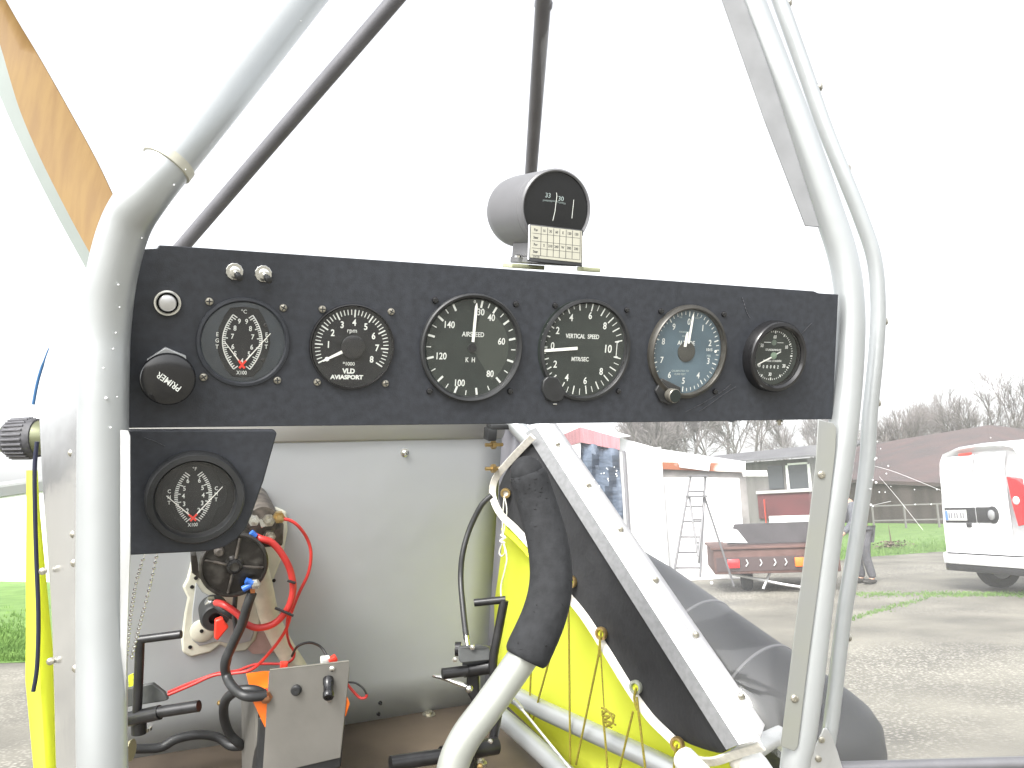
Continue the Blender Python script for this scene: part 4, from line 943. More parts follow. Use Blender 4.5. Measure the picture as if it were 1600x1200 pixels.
for x, y in ((441, 1040), (446, 1040)): MB().box((0, 0, 0), (.005, .010, .006), M=frame(B(x, y, .008)), bev=.001).build('spade_terminal', M['red'], t)
MB().box((0, 0, 0), (.011, .010, .008), M=frame(B(508, 1032, .008)), bev=.001).build('spade_sleeve', M['mark'], t)
MB().box((0, 0, 0), (.010, .007, .008), M=frame(B(520, 1030, .008)) @ Matrix.Rotation(.5, 4, 'Z'), bev=.001).build('spade_terminal', M['red'], t)
o = MB().tube(smooth([B(543, 1066, .02), B(555, 1067, .02), B(567, 1075, .02), B(573, 1085, .02)], 5), .0013, 8).build('wire', M['black_satin'], None); tag(o, 'black half of the small wire loop right of the battery plate', 'wire')
o = MB().tube(smooth([B(573, 1085, .02), B(571, 1090, .02), B(562, 1090, .02), B(550, 1078, .02), B(542, 1068, .02)], 5), .0018, 8).build('wire', M['redwire'], None); tag(o, 'red half of the small wire loop right of the battery plate', 'wire')

# ================================================================ rudder pedals
t = thing('rudder_pedal', frame(P(228, 1110, 1.0), RT, UP, -F), 'black tubular left pedal beside the bead chains', 'pedal', 'rudder pedals')
MB().tube(pts([(213, 1000, 1.00), (283, 991, 1.00)]), .0050, 18).build('foot_bar', M['black_steel'], t)
MB().tube(pts([(219, 998, 1.00), (217, 1050, 1.00), (214, 1115, 1.00)]), .0055, 18).build('upright', M['black_steel'], t)
MB().tube(pts([(170, 1130, 1.01), (214, 1121, 1.0), (250, 1113, .995)]), .0085, 20).tube(pts([(246, 1113, .995), (311, 1103, .99)]), .0068, 20).build('pivot_tube', M['black_steel'], t)
MB().slab(pts([(190, 1078, 1.02), (238, 1068, 1.02), (256, 1082, 1.02), (262, 1094, 1.02), (255, 1096, 1.02), (192, 1106, 1.02)]), F*.006).build('bracket_plate', mat('plate_grey', (.06, .063, .062), .5, noise=.15, nscale=60), t, bev=.001)
MB().tube(pts([(217, 1128, 1.01), (217, 1146, 1.01)]), .009, 16).build('pivot_block', M['black_steel'], t)
MB().lathe([(.012, -.002), (.012, .002), (.007, .004), (0, .004)], 20, M=frame(P(222, 1138, 1.02), RT, -F, UP)).build('washer', M['chrome'], t)
MB().slab(pts([(200, 1056, 1.03), (208, 1053, 1.03), (210, 1071, 1.03), (201, 1074, 1.03)]), F*.004).build('yellow_tag', M['yellow2'], t)
o = MB().tube(pts([(165, 1178, 1.02), (202, 1172, 1.02), (206, 1172, 1.02)]), [.011, .011, .013], 16).build('fuel_fitting', mat('fitting', (.45, .42, .25), .4, .4), t)
t = thing('rudder_pedal', frame(P(760, 1110, 1.05), RT, UP, -F), 'black tubular right pedal partly behind the foam-gripped lever', 'pedal', 'rudder pedals')
MB().tube(pts([(741, 942, 1.06), (790, 937, 1.06)]), .0048, 18).build('foot_bar', M['black_steel'], t)
MB().tube(smooth(pts([(788, 938, 1.06), (778, 990, 1.055), (770, 1040, 1.05), (779, 1090, 1.05), (777, 1120, 1.05), (768, 1170, 1.05)]), 3), .0058, 18).build('upright', M['black_steel'], t)
MB().tube(pts([(691, 1053, 1.04), (730, 1048, 1.05)]), .0068, 20).tube(pts([(724, 1047, 1.06), (775, 1040, 1.06)]), .0095, 20).build('pivot_tube', M['black_steel'], t)
MB().slab(pts([(716, 1012, 1.05), (752, 1009, 1.05), (765, 1012, 1.06), (768, 1031, 1.05), (720, 1036, 1.04), (716, 1030, 1.04)]), F*.008).build('bracket_plate', bpy.data.materials['plate_grey'], t, bev=.001)
MB().lathe([(.009, -.004), (.009, .004), (0, .005)], 20, M=frame(P(716, 1014, 1.07), UP, -F, RT)).build('knob', M['black_gloss'], t)
MB().slab(pts([(730, 1040, 1.06), (748, 1040, 1.06), (750, 1090, 1.06), (738, 1100, 1.06), (728, 1080, 1.06)]), F*.02).build('pivot_block', M['black_steel'], t, bev=.003)
MB().tube(pts([(677, 1056, 1.09), (690, 1058, 1.08), (732, 1073, 1.06)]), [.002, .003, .0035], 10).build('push_rod', M['chrome'], t)
MB().ball(P(733, 1076, 1.04), .005, u=12, v=8).build('rod_end', M['chrome'], t)
MB().tube(pts([(610, 1193, .97), (700, 1180, 1.0)]), .0085, 20).tube(pts([(690, 1180, 1.0), (776, 1165, 1.04)]), .0105, 20).tube(pts([(740, 1172, 1.01), (742, 1172, 1.01)]), .013, 20).build('lower_tube', M['black_steel'], t)
MB().tube(pts([(735, 1178, 1.03), (735, 1215, 1.03)]), .009, 16).build('lower_bracket', M['black_steel'], t)
for x, y, d, mt in ((711, 1030, 1.035, 'chrome'), (738, 1011, 1.05, 'chrome'), (766, 1158, 1.03, 'chrome'), (750, 1197, 1.0, 'brass')):
    MB().lathe([(.0035, -.002), (.0035, .002), (0, .003)], 6, M=frame(P(x, y, d-.001), RT, UP, -F)).build('nut', M[mt], t)

# ================================================================ propeller
t = thing('propeller', frame(P(160, 470, 1.42), RT, UP, -F), 'varnished wooden propeller blade with pale leading edge, upper left', 'propeller')
out_r = [(-70, -150), (8, 0), (60, 88), (112, 180), (150, 250), (176, 305), (196, 350), (212, 400), (222, 460)]
mid_r = [(-130, -130), (-28, -10), (0, 70), (14, 118), (32, 175), (62, 245), (102, 325), (140, 395), (178, 460)]
out_l = [(-160, -120), (-50, 20), (-20, 105), (0, 150), (18, 192), (46, 252), (88, 335), (130, 412), (160, 470)]
dpt = lambda i: 1.55-.012*i
rows = []; rows2 = []
for i, (a, b_, c) in enumerate(zip(out_r, mid_r, out_l)):
    d = dpt(i); A = P(*a, d); Bm = P(*b_, d-.012); Cc = P(*c, d-.004); An = A; Cn = Cc+F*.012; mid = (A+Bm)/2 - F*.003
    bk_ = (A+Cc)/2+F*.022
    rows.append([bk_, A+F*.004, A, mid, Bm]); rows2.append([Bm, Cc-F*.0, Cn, bk_])
def sm_rows(rs, k=4):
    cols_ = [smooth([r[j] for r in rs], k) for j in range(len(rs[0]))]
    return [[c[i] for c in cols_] for i in range(len(cols_[0]))]
bl = MB().grid(sm_rows(rows)).build('blade', M['wood'], t, ang=60)
MB().grid(sm_rows(rows2)).build('leading_edge', M['bladeedge'], bl, ang=60)
hubp = P(205, 470, 1.43)
MB().lathe([(.05, -.03), (.05, .03), (.03, .04), (0, .045)], 32, M=frame(hubp, RT, UP, -F)).build('hub', M['alu_sheet'], t)
# ================================================================ the yard
Z = Vector((0, 0, 1))
asph = mat('yard_asphalt', (.095, .090, .077), .85, c2=(.215, .205, .17), nscale=1.3, det=14, ramp=(.28, .72), bump=.5, bscale=28)
def speckle(m, scale, thr, c, cover=.5):
    t = m.node_tree; b = t.nodes['Principled BSDF']; l = b.inputs['Base Color'].links[0]; src = l.from_socket
    tc = [n for n in t.nodes if n.type == 'TEX_COORD'][0]
    v = t.nodes.new('ShaderNodeTexVoronoi'); v.inputs['Scale'].default_value = scale; t.links.new(tc.outputs['Object'], v.inputs[0])
    n = t.nodes.new('ShaderNodeTexNoise'); n.inputs['Scale'].default_value = .35; n.inputs['Detail'].default_value = 6; t.links.new(tc.outputs['Object'], n.inputs[0])
    r = t.nodes.new('ShaderNodeValToRGB'); r.color_ramp.elements[0].position = .42; r.color_ramp.elements[1].position = .62
    t.links.new(n.outputs[0], r.inputs[0])
    mp = t.nodes.new('ShaderNodeMapRange'); mp.inputs[1].default_value = thr; mp.inputs[2].default_value = 0; mp.inputs[3].default_value = 0; mp.inputs[4].default_value = 1
    t.links.new(v.outputs['Distance'], mp.inputs[0])
    mul = t.nodes.new('ShaderNodeMath'); mul.operation = 'MULTIPLY'; t.links.new(mp.outputs[0], mul.inputs[0]); t.links.new(r.outputs[0], mul.inputs[1])
    mx = t.nodes.new('ShaderNodeMixRGB'); t.links.new(mul.outputs[0], mx.inputs[0]); t.links.new(src, mx.inputs[1]); mx.inputs[2].default_value = (*c, 1)
    t.links.new(mx.outputs[0], b.inputs['Base Color'])
speckle(asph, 38, .5, (.50, .48, .42))
gy = MB(); s = 600
n = 24; rows = [[Vector((-s+2*s*j/n, -60+(s+60)*i/n, 0)) for j in range(n+1)] for i in range(n+1)]
tag(gy.grid(rows).build('ground', asph, None, sm=False), kind='structure')
grass = mat('lawn', (.085, .165, .035), .9, c2=(.14, .24, .06), nscale=2.2, det=10, bump=.6, bscale=20)
def jag(l, amp, k=14, seed=1):
    rnd = random.Random(seed); out = []
    for a, b in zip(l, l[1:]+l[:1]):
        for i in range(k): p = a.lerp(b, i/k); out.append(p+Vector((rnd.uniform(-amp, amp), rnd.uniform(-amp, amp), 0)))
    return out
def sheet(name, l, z, m, amp, kind='structure', seed=1, k=14):
    l = jag(l, amp, k, seed); o = MB().add([Vector((p.x, p.y, z)) for p in l], [tuple(range(len(l)))]).build(name, m, None, sm=False); tag(o, kind=kind); return o
ga = [G(1180, 888), G(1375, 869), G(1475, 862), G(1700, 850), Vector((60, 70, 0)), Vector((4, 70, 0))]
sheet('grass', ga, .004, grass, .12)
gb = [G(-200, 1045), G(60, 1034), G(200, 1030), G(420, 1010), Vector((-8, 60, 0)), Vector((-60, 60, 0))]
sheet('grass', gb, .004, grass, .05)
# real blades where the grass meets the yard
bl = MB(); rnd = random.Random(9)
def tuft(p, h):
    for k in range(3):
        a = rnd.uniform(0, 6.28); d = Vector((math.cos(a), math.sin(a), 0)); wv = Vector((-d.y, d.x, 0))*.006
        q = p+d*rnd.uniform(0, .04); bl.add([q-wv, q+wv, q+d*h*.4+Z*h], [(0, 1, 2)])
for i in range(3600):
    x = rnd.uniform(1180, 1600); y = 869-(x-1375)*.08 - abs(rnd.gauss(0, 9)); p = G(x, y)
    if p.y < 45 and p.y > 5: tuft(p, rnd.uniform(.04, .11))
for i in range(2200):
    p = G(rnd.uniform(-20, 70), 1034-abs(rnd.gauss(0, 30)))
    if 5 < p.y < 40: tuft(p, rnd.uniform(.03, .07))
for i in range(1100):
    x = rnd.uniform(1325, 1600); p = G(x, (929 if rnd.random() < .6 or x > 1450 else 964-(x-1340)*.27)+rnd.gauss(0, 2.0)); tuft(p, rnd.uniform(.008, .03))
tag(bl.build('grass_blades', grass, None, sm=False), kind='stuff')
# small plant in the lawn
t = thing('weed_plant', Matrix.Translation(G(1392, 856)), 'small withered plant with brown leaves on the lawn left of the van', 'plant')
b = MB(); g0 = G(1392, 858); b.tube([g0, g0+Z*.25+Vector((.02, 0, 0)), g0+Z*.55], [.02, .014, .006], 6); b.build('stem', mat('dry_stem', (.10, .07, .05), .9), t)
b = MB()
for i in range(260):
    a = rnd.uniform(0, 6.28); r_ = abs(rnd.gauss(0, .22)); p = g0+Vector((math.cos(a)*r_, math.sin(a)*r_, rnd.uniform(0, .16))); q = Vector((rnd.uniform(-1, 1), rnd.uniform(-1, 1), rnd.uniform(0, 1)))*.06
    b.add([p, p+q, p+Vector((q.y, -q.x, .02))], [(0, 1, 2)])
b.build('leaves', mat('dry_leaf', (.13, .10, .075), .9, noise=.3, nscale=8), t)

# ---------------------------------------------------------------- white van
VD = 10.8
gl = G(1482, 915)                      # ground below the rear left corner
av = R(12); vf = Vector((math.cos(av), math.sin(av), 0)); vr = Vector((math.sin(av), -math.cos(av), 0))
V0 = P(1471, 800, VD); V0 = Vector((V0.x, V0.y, 0))
vo = V0 + vr*.72                         # centre of the rear at ground level
Mv = frame(vo, vr, vf, Z) @ Matrix.Diagonal((.82, 1, .975, 1))               # local x right, y forward, z up
t = thing('parked_van', Mv, 'white panel van with closed rear doors parked on the yard', 'van')
white = mat('white_car_paint', (.78, .79, .80), .25, coat=.6, noise=.02, nscale=3)
# body lofted along its length from cross sections
def section(y, wb, wt, zb, zt, r=.16):
    out = []
    prof = [(wb*.96, zb), (wb, zb+.10), (wb*1.0, zb+.55), (wb*.985, 1.05), (wb*.96, 1.25), (wt*1.02, zt-.30), (wt*.98, zt-.14), (wt*.88, zt-.04), (wt*.6, zt), (0, zt+.015)]
    pr = [Vector((x, y, z)) for x, z in prof]; return [Vector((-p.x, p.y, p.z)) for p in pr] + [p for p in reversed(pr[:-1])]
secs = [section(.10, .80, .74, .36, 1.74), section(.02, .85, .78, .34, 1.79), section(.0, .86, .80, .33, 1.80), section(.12, .89, .82, .30, 1.84), section(.6, .90, .82, .28, 1.87), section(2.2, .90, .82, .28, 1.87), section(2.9, .90, .78, .28, 1.80), section(3.4, .90, .72, .28, 1.10+.3), section(4.1, .86, .7, .30, 1.02+.05), section(4.35, .74, .6, .34, .8)]
b = MB(Mv).grid(secs)
for si in (0, len(secs)-1):
    b.add(secs[si], [tuple(range(len(secs[si])))])
body = b.build('body', white, t, ang=50)
# rear doors: thin raised panels following the rear
dk = mat('van_black_trim', (.02, .02, .022), .5)
def rp(x, z): # rear surface y by height
    return -.012 - .0*(z) + (.10*max(0, (z-1.45)/.35)**2)
def rear_panel(name, x0, x1, z0, z1, m, parent, off=0, n=6, sol=.01):
    rows = [[Vector((x0+(x1-x0)*j/4*(1-.05*max(0, z-1.2)), rp(0, z)-off, z)) for j in range(5)] for z in [z0+(z1-z0)*i/n for i in range(n+1)]]
    return MB(Mv).grid(rows).build(name, m, parent, solid=sol, bev=.004)
ld = rear_panel('rear_door', -.78, -.097, .46, 1.72, white, t, .0)
rd = rear_panel('rear_door', -.086, .52, .46, 1.72, white, t, .0)
rear_panel('door_gap', -.0965, -.0865, .46, 1.72, dk, t, -.003, sol=.002)
rear_panel('plate_recess', -.76, -.12, .87, 1.06, dk, ld, .012, 2)
MB(Mv).lathe([(.105, -.005), (.105, .012), (.09, .02), (0, .022)], 32, M=frame(Vector((.22, -.02, .965)), Vector((1, 0, 0)), Z, Vector((0, -1, 0)))).box((.06, -.022, .965), (.32, .02, .19), bev=.008).build('handle_recess', dk, rd)
MB(Mv).lathe([(.062, 0), (.062, .016), (.05, .022), (0, .022)], 28, M=frame(Vector((.22, -.038, .965)), Vector((1, 0, 0)), Z, Vector((0, -1, 0)))).build('round_badge', mat('badge_metal', (.45, .46, .47), .3, .6), rd)
pt = rear_panel('number_plate', -.73, -.29, .895, 1.03, mat('plate_pale', (.62, .63, .60), .5), ld, .024, 1)
MB(Mv).box((-.705, -.042, .962), (.05, .004, .12)).build('plate_band', mat('plate_blue', (.10, .22, .5), .5), pt)
b = MB(Mv)
for i, x in enumerate((-.65, -.60, -.53, -.48, -.40, -.35)): b.box((x, -.042, .962), (.028, .004, .07))
b.build('plate_blocks', mat('plate_grey_marks', (.2, .2, .22), .6), pt)
MB(Mv).box((-.27, -.03, .84), (.08, .03, .05), bev=.006).build('door_catch', dk, ld)
MB(Mv).box((-.28, rp(0, 1.73)-.01, 1.735), (.26, .03, .03), bev=.006).build('high_brake_light', M['red'], t)
redl = mat('tail_lamp_red', (.55, .01, .015), .15, coat=.8)
lm = MB(Mv).slab([Vector((.56, -.03, 1.42)), Vector((.72, -.02, 1.38)), Vector((.90, .03, 1.25)), Vector((.925, .06, 1.05)), Vector((.90, .03, .88)), Vector((.66, -.03, .83)), Vector((.61, -.04, 1.1))], Vector((0, .10, 0))).build('tail_light', redl, t, bev=.01)
MB(Mv).ball(Vector((.68, -.025, 1.13)), .05, sc=(1.1, .5, 1)).build('reversing_lamp', mat('lamp_clear', (.8, .8, .82), .2), lm)
MB(Mv).box((0, -.03, .415), (1.70, .10, .15), bev=.03).build('bumper', white, t)
MB(Mv).box((0, -.06, .475), (1.5, .03, .03), bev=.006).build('bumper_step', dk, t)
MB(Mv).box((0, .0, .30), (1.68, .12, .09), bev=.02).build('valance', dk, t)
MB(Mv).box((0, 2.2, .30), (1.60, 4.0, .12), bev=.03).build('underbody', dk, t)
tyre = mat('tyre_rubber', (.018, .018, .018), .85, noise=.15, nscale=20)
rimm = mat('hub_silver', (.42, .43, .44), .35, .7)
def wheel(parent, c, r, wd, Mx, axis='X'):
    Mw = Mx @ Matrix.Translation(c) @ Matrix.Rotation(math.pi/2, 4, 'Y')
    w_ = MB(Mw).ring([(r*.62, -wd/2), (r*.9, -wd/2), (r, -wd*.36), (r, wd*.36), (r*.9, wd/2), (r*.62, wd/2)], 36).build('wheel', tyre, parent)
    MB(Mw).lathe([(r*.64, -wd*.3), (r*.6, -wd*.36), (r*.2, -wd*.25), (0, -wd*.25)], 30).lathe([(r*.64, wd*.3), (r*.6, wd*.36), (r*.2, wd*.25), (0, wd*.25)], 30).build('rim', rimm, w_)
for x, y in ((-.70, .62), (.74, .80), (-.72, 3.5), (.74, 3.5)): wheel(t, Vector((x, y, .30)), .30, .19, Mv)
MB(Mv).slab([Vector((-.905, 2.3, 1.05)), Vector((-.905, 3.0, 1.05)), Vector((-.86, 2.8, 1.6)), Vector((-.86, 2.3, 1.62))], Vector((.02, 0, 0))).build('side_window', mat('tinted_glass', (.02, .025, .03), .08), t)

# ---------------------------------------------------------------- rusty trailer
rust = mat('rusty_brown_paint', (.075, .036, .030), .8, c2=(.12, .065, .055), nscale=6, det=8, bump=.2, bscale=30)
TD = 11.2
tb0 = P(1117, 895, TD); tb1 = P(1330, 893, TD-.3)
tx = Vector((tb1.x-tb0.x, tb1.y-tb0.y, 0)).normalized(); ty = Vector((-tx.y, tx.x, 0)); TL = 1.62
Mt = frame(Vector((tb0.x, tb0.y, 0)), tx, ty, Z)
t = thing('flat_trailer', Mt, 'rusty brown trailer with red and orange rear lamps standing on the yard', 'trailer')
ztop = 1.2-(860-788)/1300*TD; zbot = 1.2-(897-788)/1300*TD
bdy = MB(Mt).box((TL/2, .9, (ztop+zbot)/2), (TL, 1.8, ztop-zbot), bev=.01).build('box_body', rust, t)
MB(Mt).box((TL/2, -.008, (ztop+zbot)/2-.03), (TL-.06, .012, .18)).build('lamp_board', mat('dark_board', (.06, .04, .04), .8), bdy)
MB(Mt).box((TL/2, .9, ztop+.02), (TL+.06, 1.86, .03), bev=.006).build('top_rail', rust, t)
for x, c, nm in ((.25, redl, 'red lamp'), (1.10, M['orange'], 'orange lamp')):
    MB(Mt).box((x, -.03, (ztop+zbot)/2-.02), (.16 if c is redl else .12, .04, .12), bev=.01).build('rear_lamp', c, t, label=nm)
b = MB(Mt)
for x in (.42, .60, .78, .92): b.tube([(x, -.02, .45), (x+.02, -.03, .40), (x-.01, -.03, .36)], .008, 6)
b.build('chain_hooks', M['alu_sheet'], t)
wheel(t, Vector((.45, .5, .22)), .22, .14, Mt @ Matrix.Rotation(R(55), 4, 'Z') if False else Mt)
MB(Mt).tube([(.2, .3, .25), (.9, .1, .10), (1.2, .05, .05)], .02, 8).tube([(.75, .2, .28), (.62, .1, .05)], .018, 8).build('jockey_stand', M['alu_sheet'], t)
b = MB(Mt); b.prism([(.22, 0), (1.45, 0), (1.45, .28), (.34, .28)], 0, .03, M=frame(Vector((0, .5, ztop+.05)), Vector((1, 0, 0)), Z, Vector((0, -1, 0))))
o = b.build('tailboard', mat('dark_tailboard', (.05, .046, .05), .7, noise=.2, nscale=5), None, bev=.005); tag(o, 'dark board standing on top of the rusty trailer', 'board')
o = MB().slab([P(1136, 824, 11.6), P(1152, 828, 11.3), P(1168, 848, 11.2), P(1130, 848, 11.5)], Vector((0, .02, 0))).build('white_sheet', white, None); tag(o, 'small white sheet leaning on the left end of the trailer', 'sheet')

# ---------------------------------------------------------------- white cabinets, shed, tarpaulin, ladder
wbox = mat('white_laminate', (.80, .80, .80), .45, noise=.02, nscale=3)
def upright(name, x0, x1, ytop, dist, label, cat, m, dep=.5, ytop2=None, zb=0, bev=.01):
    a = P(x0, ytop, dist); c = P(x1, ytop if ytop2 is None else ytop2, dist); 
    o = MB().slab([Vector((a.x, a.y, a.z)), Vector((c.x, c.y, c.z)), Vector((c.x, c.y, zb)), Vector((a.x, a.y, zb))], Vector((.0, dep, 0))).build(name, m, None, bev=bev)
    if label: tag(o, label, cat)
    return o
upright('white_cabinet', 975, 1033, 705, 13.2, 'tall narrow white cabinet between the blue tarpaulin and the ladders', 'cabinet', wbox, .55, 698)
upright('white_board', 1037, 1155, 746, 13.6, 'wide white panel standing behind the stepladders', 'panel', wbox, .3, 747)
o = MB().tube([P(975, 705, 13.15), Vector((P(975, 705, 13.15).x, P(975, 705, 13.15).y, .02))], .03, 8).build('cabinet_post', mat('grey_post', (.16, .16, .17), .7), None); tag(o, 'thin dark post at the left edge of the white cabinet', 'post')
# tarpaulin shed with pink fascia
t = thing('tarpaulin_shed', Matrix.Translation(G(940, 900)), 'small shed with dull red fascia and blue tarpaulin wall', 'shed')
tarp = mat('blue_tarpaulin', (.055, .075, .11), .55, c2=(.11, .14, .19), nscale=1.5, det=6, stretch=(1, 1, 3), bump=.6, bscale=2.5)
A = [P(905, 690, 14.5), P(968, 703, 14.2), P(975, 850, 14.2), P(905, 850, 14.5)]
rows = []
for i in range(11):
    rows.append([A[0].lerp(A[1], j/10).lerp(A[3].lerp(A[2], j/10), i/10)+Vector((0, .10*math.sin(j*1.3+i*.7), 0)) for j in range(11)])
MB().grid(rows).build('tarpaulin', tarp, t, solid=.01)
fas = mat('faded_red_boards', (.36, .17, .19), .7, noise=.15, nscale=5, stretch=(6, 1, .3))
f1 = [P(907, 667, 14.4), P(968, 684, 14.2), P(968, 703, 14.2), P(907, 691, 14.4)]
f2 = [P(868, 684, 15.4), P(907, 667, 14.4), P(907, 691, 14.4), P(872, 702, 15.4)]
MB().slab(f1, Vector((0, .08, 0))).build('fascia', fas, t); MB().slab(f2, Vector((0, .08, 0))).build('fascia', fas, t)
MB().slab([P(872, 701, 15.4), P(907, 691, 14.45), P(907, 850, 14.45), P(872, 850, 15.4)], Vector((0, .06, 0))).build('side_wall', wbox, t)
MB().slab([P(907, 667, 14.4), P(968, 684, 14.2), P(985, 682, 17), P(915, 664, 17.4), P(868, 684, 15.4)], Z*.02).build('roof', wbox, t)
# low shed with rusty roof edge
t = thing('rusty_roof_shed', Matrix.Translation(G(1090, 900)), 'low shed with white roof and rust-streaked sheet edging behind the white panel', 'shed')
rs = mat('rust_streaked_sheet', (.62, .56, .50), .7, c2=(.30, .10, .045), nscale=2.5, det=8, ramp=(.36, .52))
MB().slab([P(1033, 722, 15), P(1165, 724, 15), P(1165, 738, 15), P(1033, 733, 15)], Vector((0, .05, 0))).build('roof_edge', rs, t)
MB().slab([P(1060, 723, 14.96), P(1110, 723, 14.96), P(1108, 736, 14.96), P(1062, 730, 14.96)], Vector((0, .02, 0))).build('sheet_end', wbox, t)
MB().slab([P(968, 686, 17), P(1033, 704, 17), P(1102, 720, 17), P(1165, 724, 15.06), P(1033, 722, 15.06), P(968, 706, 15.06)], Z*.03).build('roof', wbox, t)
MB().slab([P(1033, 733, 15.1), P(1165, 738, 15.1), Vector((P(1165, 738, 15.1).x, P(1165, 738, 15.1).y, 0)), Vector((P(1033, 733, 15.1).x, P(1033, 733, 15.1).y, 0))], Vector((0, .05, 0))).build('wall', mat('grey_shed_wall', (.24, .23, .22), .8, noise=.2, nscale=4), t)
MB().slab([P(1166, 735, 14.6), P(1198, 735, 14.6), P(1200, 744, 14.6), P(1168, 744, 14.6)], Vector((0, .3, 0))).build('white_gutter_box', wbox, t)
# stepladders
alu = M['alu_sheet']
def ladder(label, x0t, x1t, yt, x0b, x1b, yb, dist, xb2, yb2, rungs):
    t = thing('stepladder', Matrix.Translation(G((x0b+x1b)/2, yb)), label, 'stepladder', 'stepladders before the white panel')
    a, b_, c, d_ = P(x0t, yt, dist), P(x1t, yt, dist), P(x1b, yb, dist-.35), P(x0b, yb, dist-.35)
    dk_ = mat('ladder_grey', (.13, .13, .135), .5, .3) if 'ladder_grey' not in bpy.data.materials else bpy.data.materials['ladder_grey']
    MB().tube([a, d_], .016, 6).build('rail', dk_, t); MB().tube([b_, c], .016, 6).build('rail', dk_, t)
    for i in range(1, rungs+1):
        s_ = i/(rungs+.6); MB().tube([a.lerp(d_, s_), b_.lerp(c, s_)], .012, 6).build('rung', dk_, t)
    e = P(xb2, yb2, dist-.2 if yb2 > 900 else dist+.3)
    MB().tube([b_, e], .014, 6).build('prop_leg', dk_, t)
    MB().slab([a-Vector((.02, .1, 0)), b_+Vector((.02, -.1, 0)), b_+Vector((.02, .12, 0)), a+Vector((-.02, .12, 0))], Z*.025).build('top_step', dk_, t)
ladder('left one of the two grey stepladders, with the visible rungs', 1079, 1102, 745, 1052, 1094, 902, 11.6, 1092, 880, 6)
ladder('right grey stepladder, with one long leg reaching toward the trailer wheel', 1077, 1101, 777, 1091, 1091, 870, 10.9, 1147, 916, 2)

# ---------------------------------------------------------------- buildings beyond
def bld(name, pa, pb, zt, m, label, cat='building', dep=6.0):
    t = thing(name, Matrix.Translation(Vector((pa.x, pa.y, 0))), label, cat)
    d = Vector((pb.x-pa.x, pb.y-pa.y, 0)); n = Vector((-d.y, d.x, 0)).normalized()*dep
    if n.y < 0: n = -n
    a = Vector((pa.x, pa.y, 0)); b_ = Vector((pb.x, pb.y, 0))
    MB().slab([a, b_, b_+Z*zt, a+Z*zt], n).build('wall', m, t); return t, a, b_, n
hz = mat('brown_boards', (.10, .075, .070), .85, noise=.2, nscale=1.2, stretch=(3, 3, .3))
grd = mat('grey_boards', (.12, .115, .11), .85, noise=.2, nscale=1.5, stretch=(3, 3, .3))
redw = mat('dark_red_wall', (.085, .022, .024), .8, noise=.2, nscale=2)
pa, pb = P(1100, 790, 30), P(1288, 790, 27)
t, a, b_, n_ = bld('long_shed', pa, pb, 1.2+(786-722)/1300*28, grd, 'long grey shed with white-framed windows and dark red lower wall', 'building', 1.5)
dv = (b_-a); L_ = dv.length; dn = dv.normalized(); f_ = -n_.normalized()
def on(s_, z, o=.03): return a+dn*s_+Z*z+f_*o
def rect(name, s0, s1, z0, z1, m, par, o=.03, th=.05): return MB().slab([on(s0, z0, o), on(s1, z0, o), on(s1, z1, o), on(s0, z1, o)], f_*th).build(name, m, par)
def sz(px, py):
    # where the viewing ray meets the shed front
    p = hit(px, py, a, f_); return (p-a).dot(dn), p.z
for x0, x1, y0, y1 in ((1232, 1266, 727, 763),):
    s0, z1 = sz(x0, y0); s1, z0 = sz(x1, y1)
    wfr = rect('window', s0, s1, z0, z1, mat('dark_pane', (.05, .055, .06), .2), t, .02, .02)
    wd = .08
    rect('frame', s0-wd, s0, z0, z1, wbox, wfr, .02, .06); rect('frame', s1, s1+wd, z0, z1, wbox, wfr, .02, .06); rect('frame', s0, s1, z1, z1+.06, wbox, wfr, .02, .06); rect('frame', s0, s1, z0-.06, z0, wbox, wfr, .02, .06)
s0, z1 = sz(1200, 729); s1, z0 = sz(1226, 763); rect('window', s0, s1, z0, z1, bpy.data.materials['dark_pane'], t, .02, .02)
s0, z1 = sz(1185, 772); s1, z0 = sz(1286, 808); rect('red_wall', s0, s1, z0, z1, redw, t, .05, .04)
rect('ledge', s0, s1, z1, z1+.10, mat('pale_ledge', (.35, .34, .33), .7), t, .05, .12)
s0, z1 = sz(1200, 780); s1, z0 = sz(1204, 822); rect('red_post', s0, s1, z0, z1, mat('bright_red', (.6, .08, .05), .6), t, .25, .08)
s0, z1 = sz(1210, 806); s1, z0 = sz(1286, 818); rect('pale_ledge', s0, s1, z0, z1, wbox, t, .3, .1)
MB().slab([on(-1, 1.2+(786-722)/1300*28, .6), on(L_+1, 1.2+(786-722)/1300*28, .6), on(L_+1, 1.2+(786-702)/1300*29, -1.6), on(-1, 1.2+(786-708)/1300*29, -1.6)], Z*.06).build('roof', mat('felt_roof', (.10, .10, .105), .8, noise=.15, nscale=1), t)
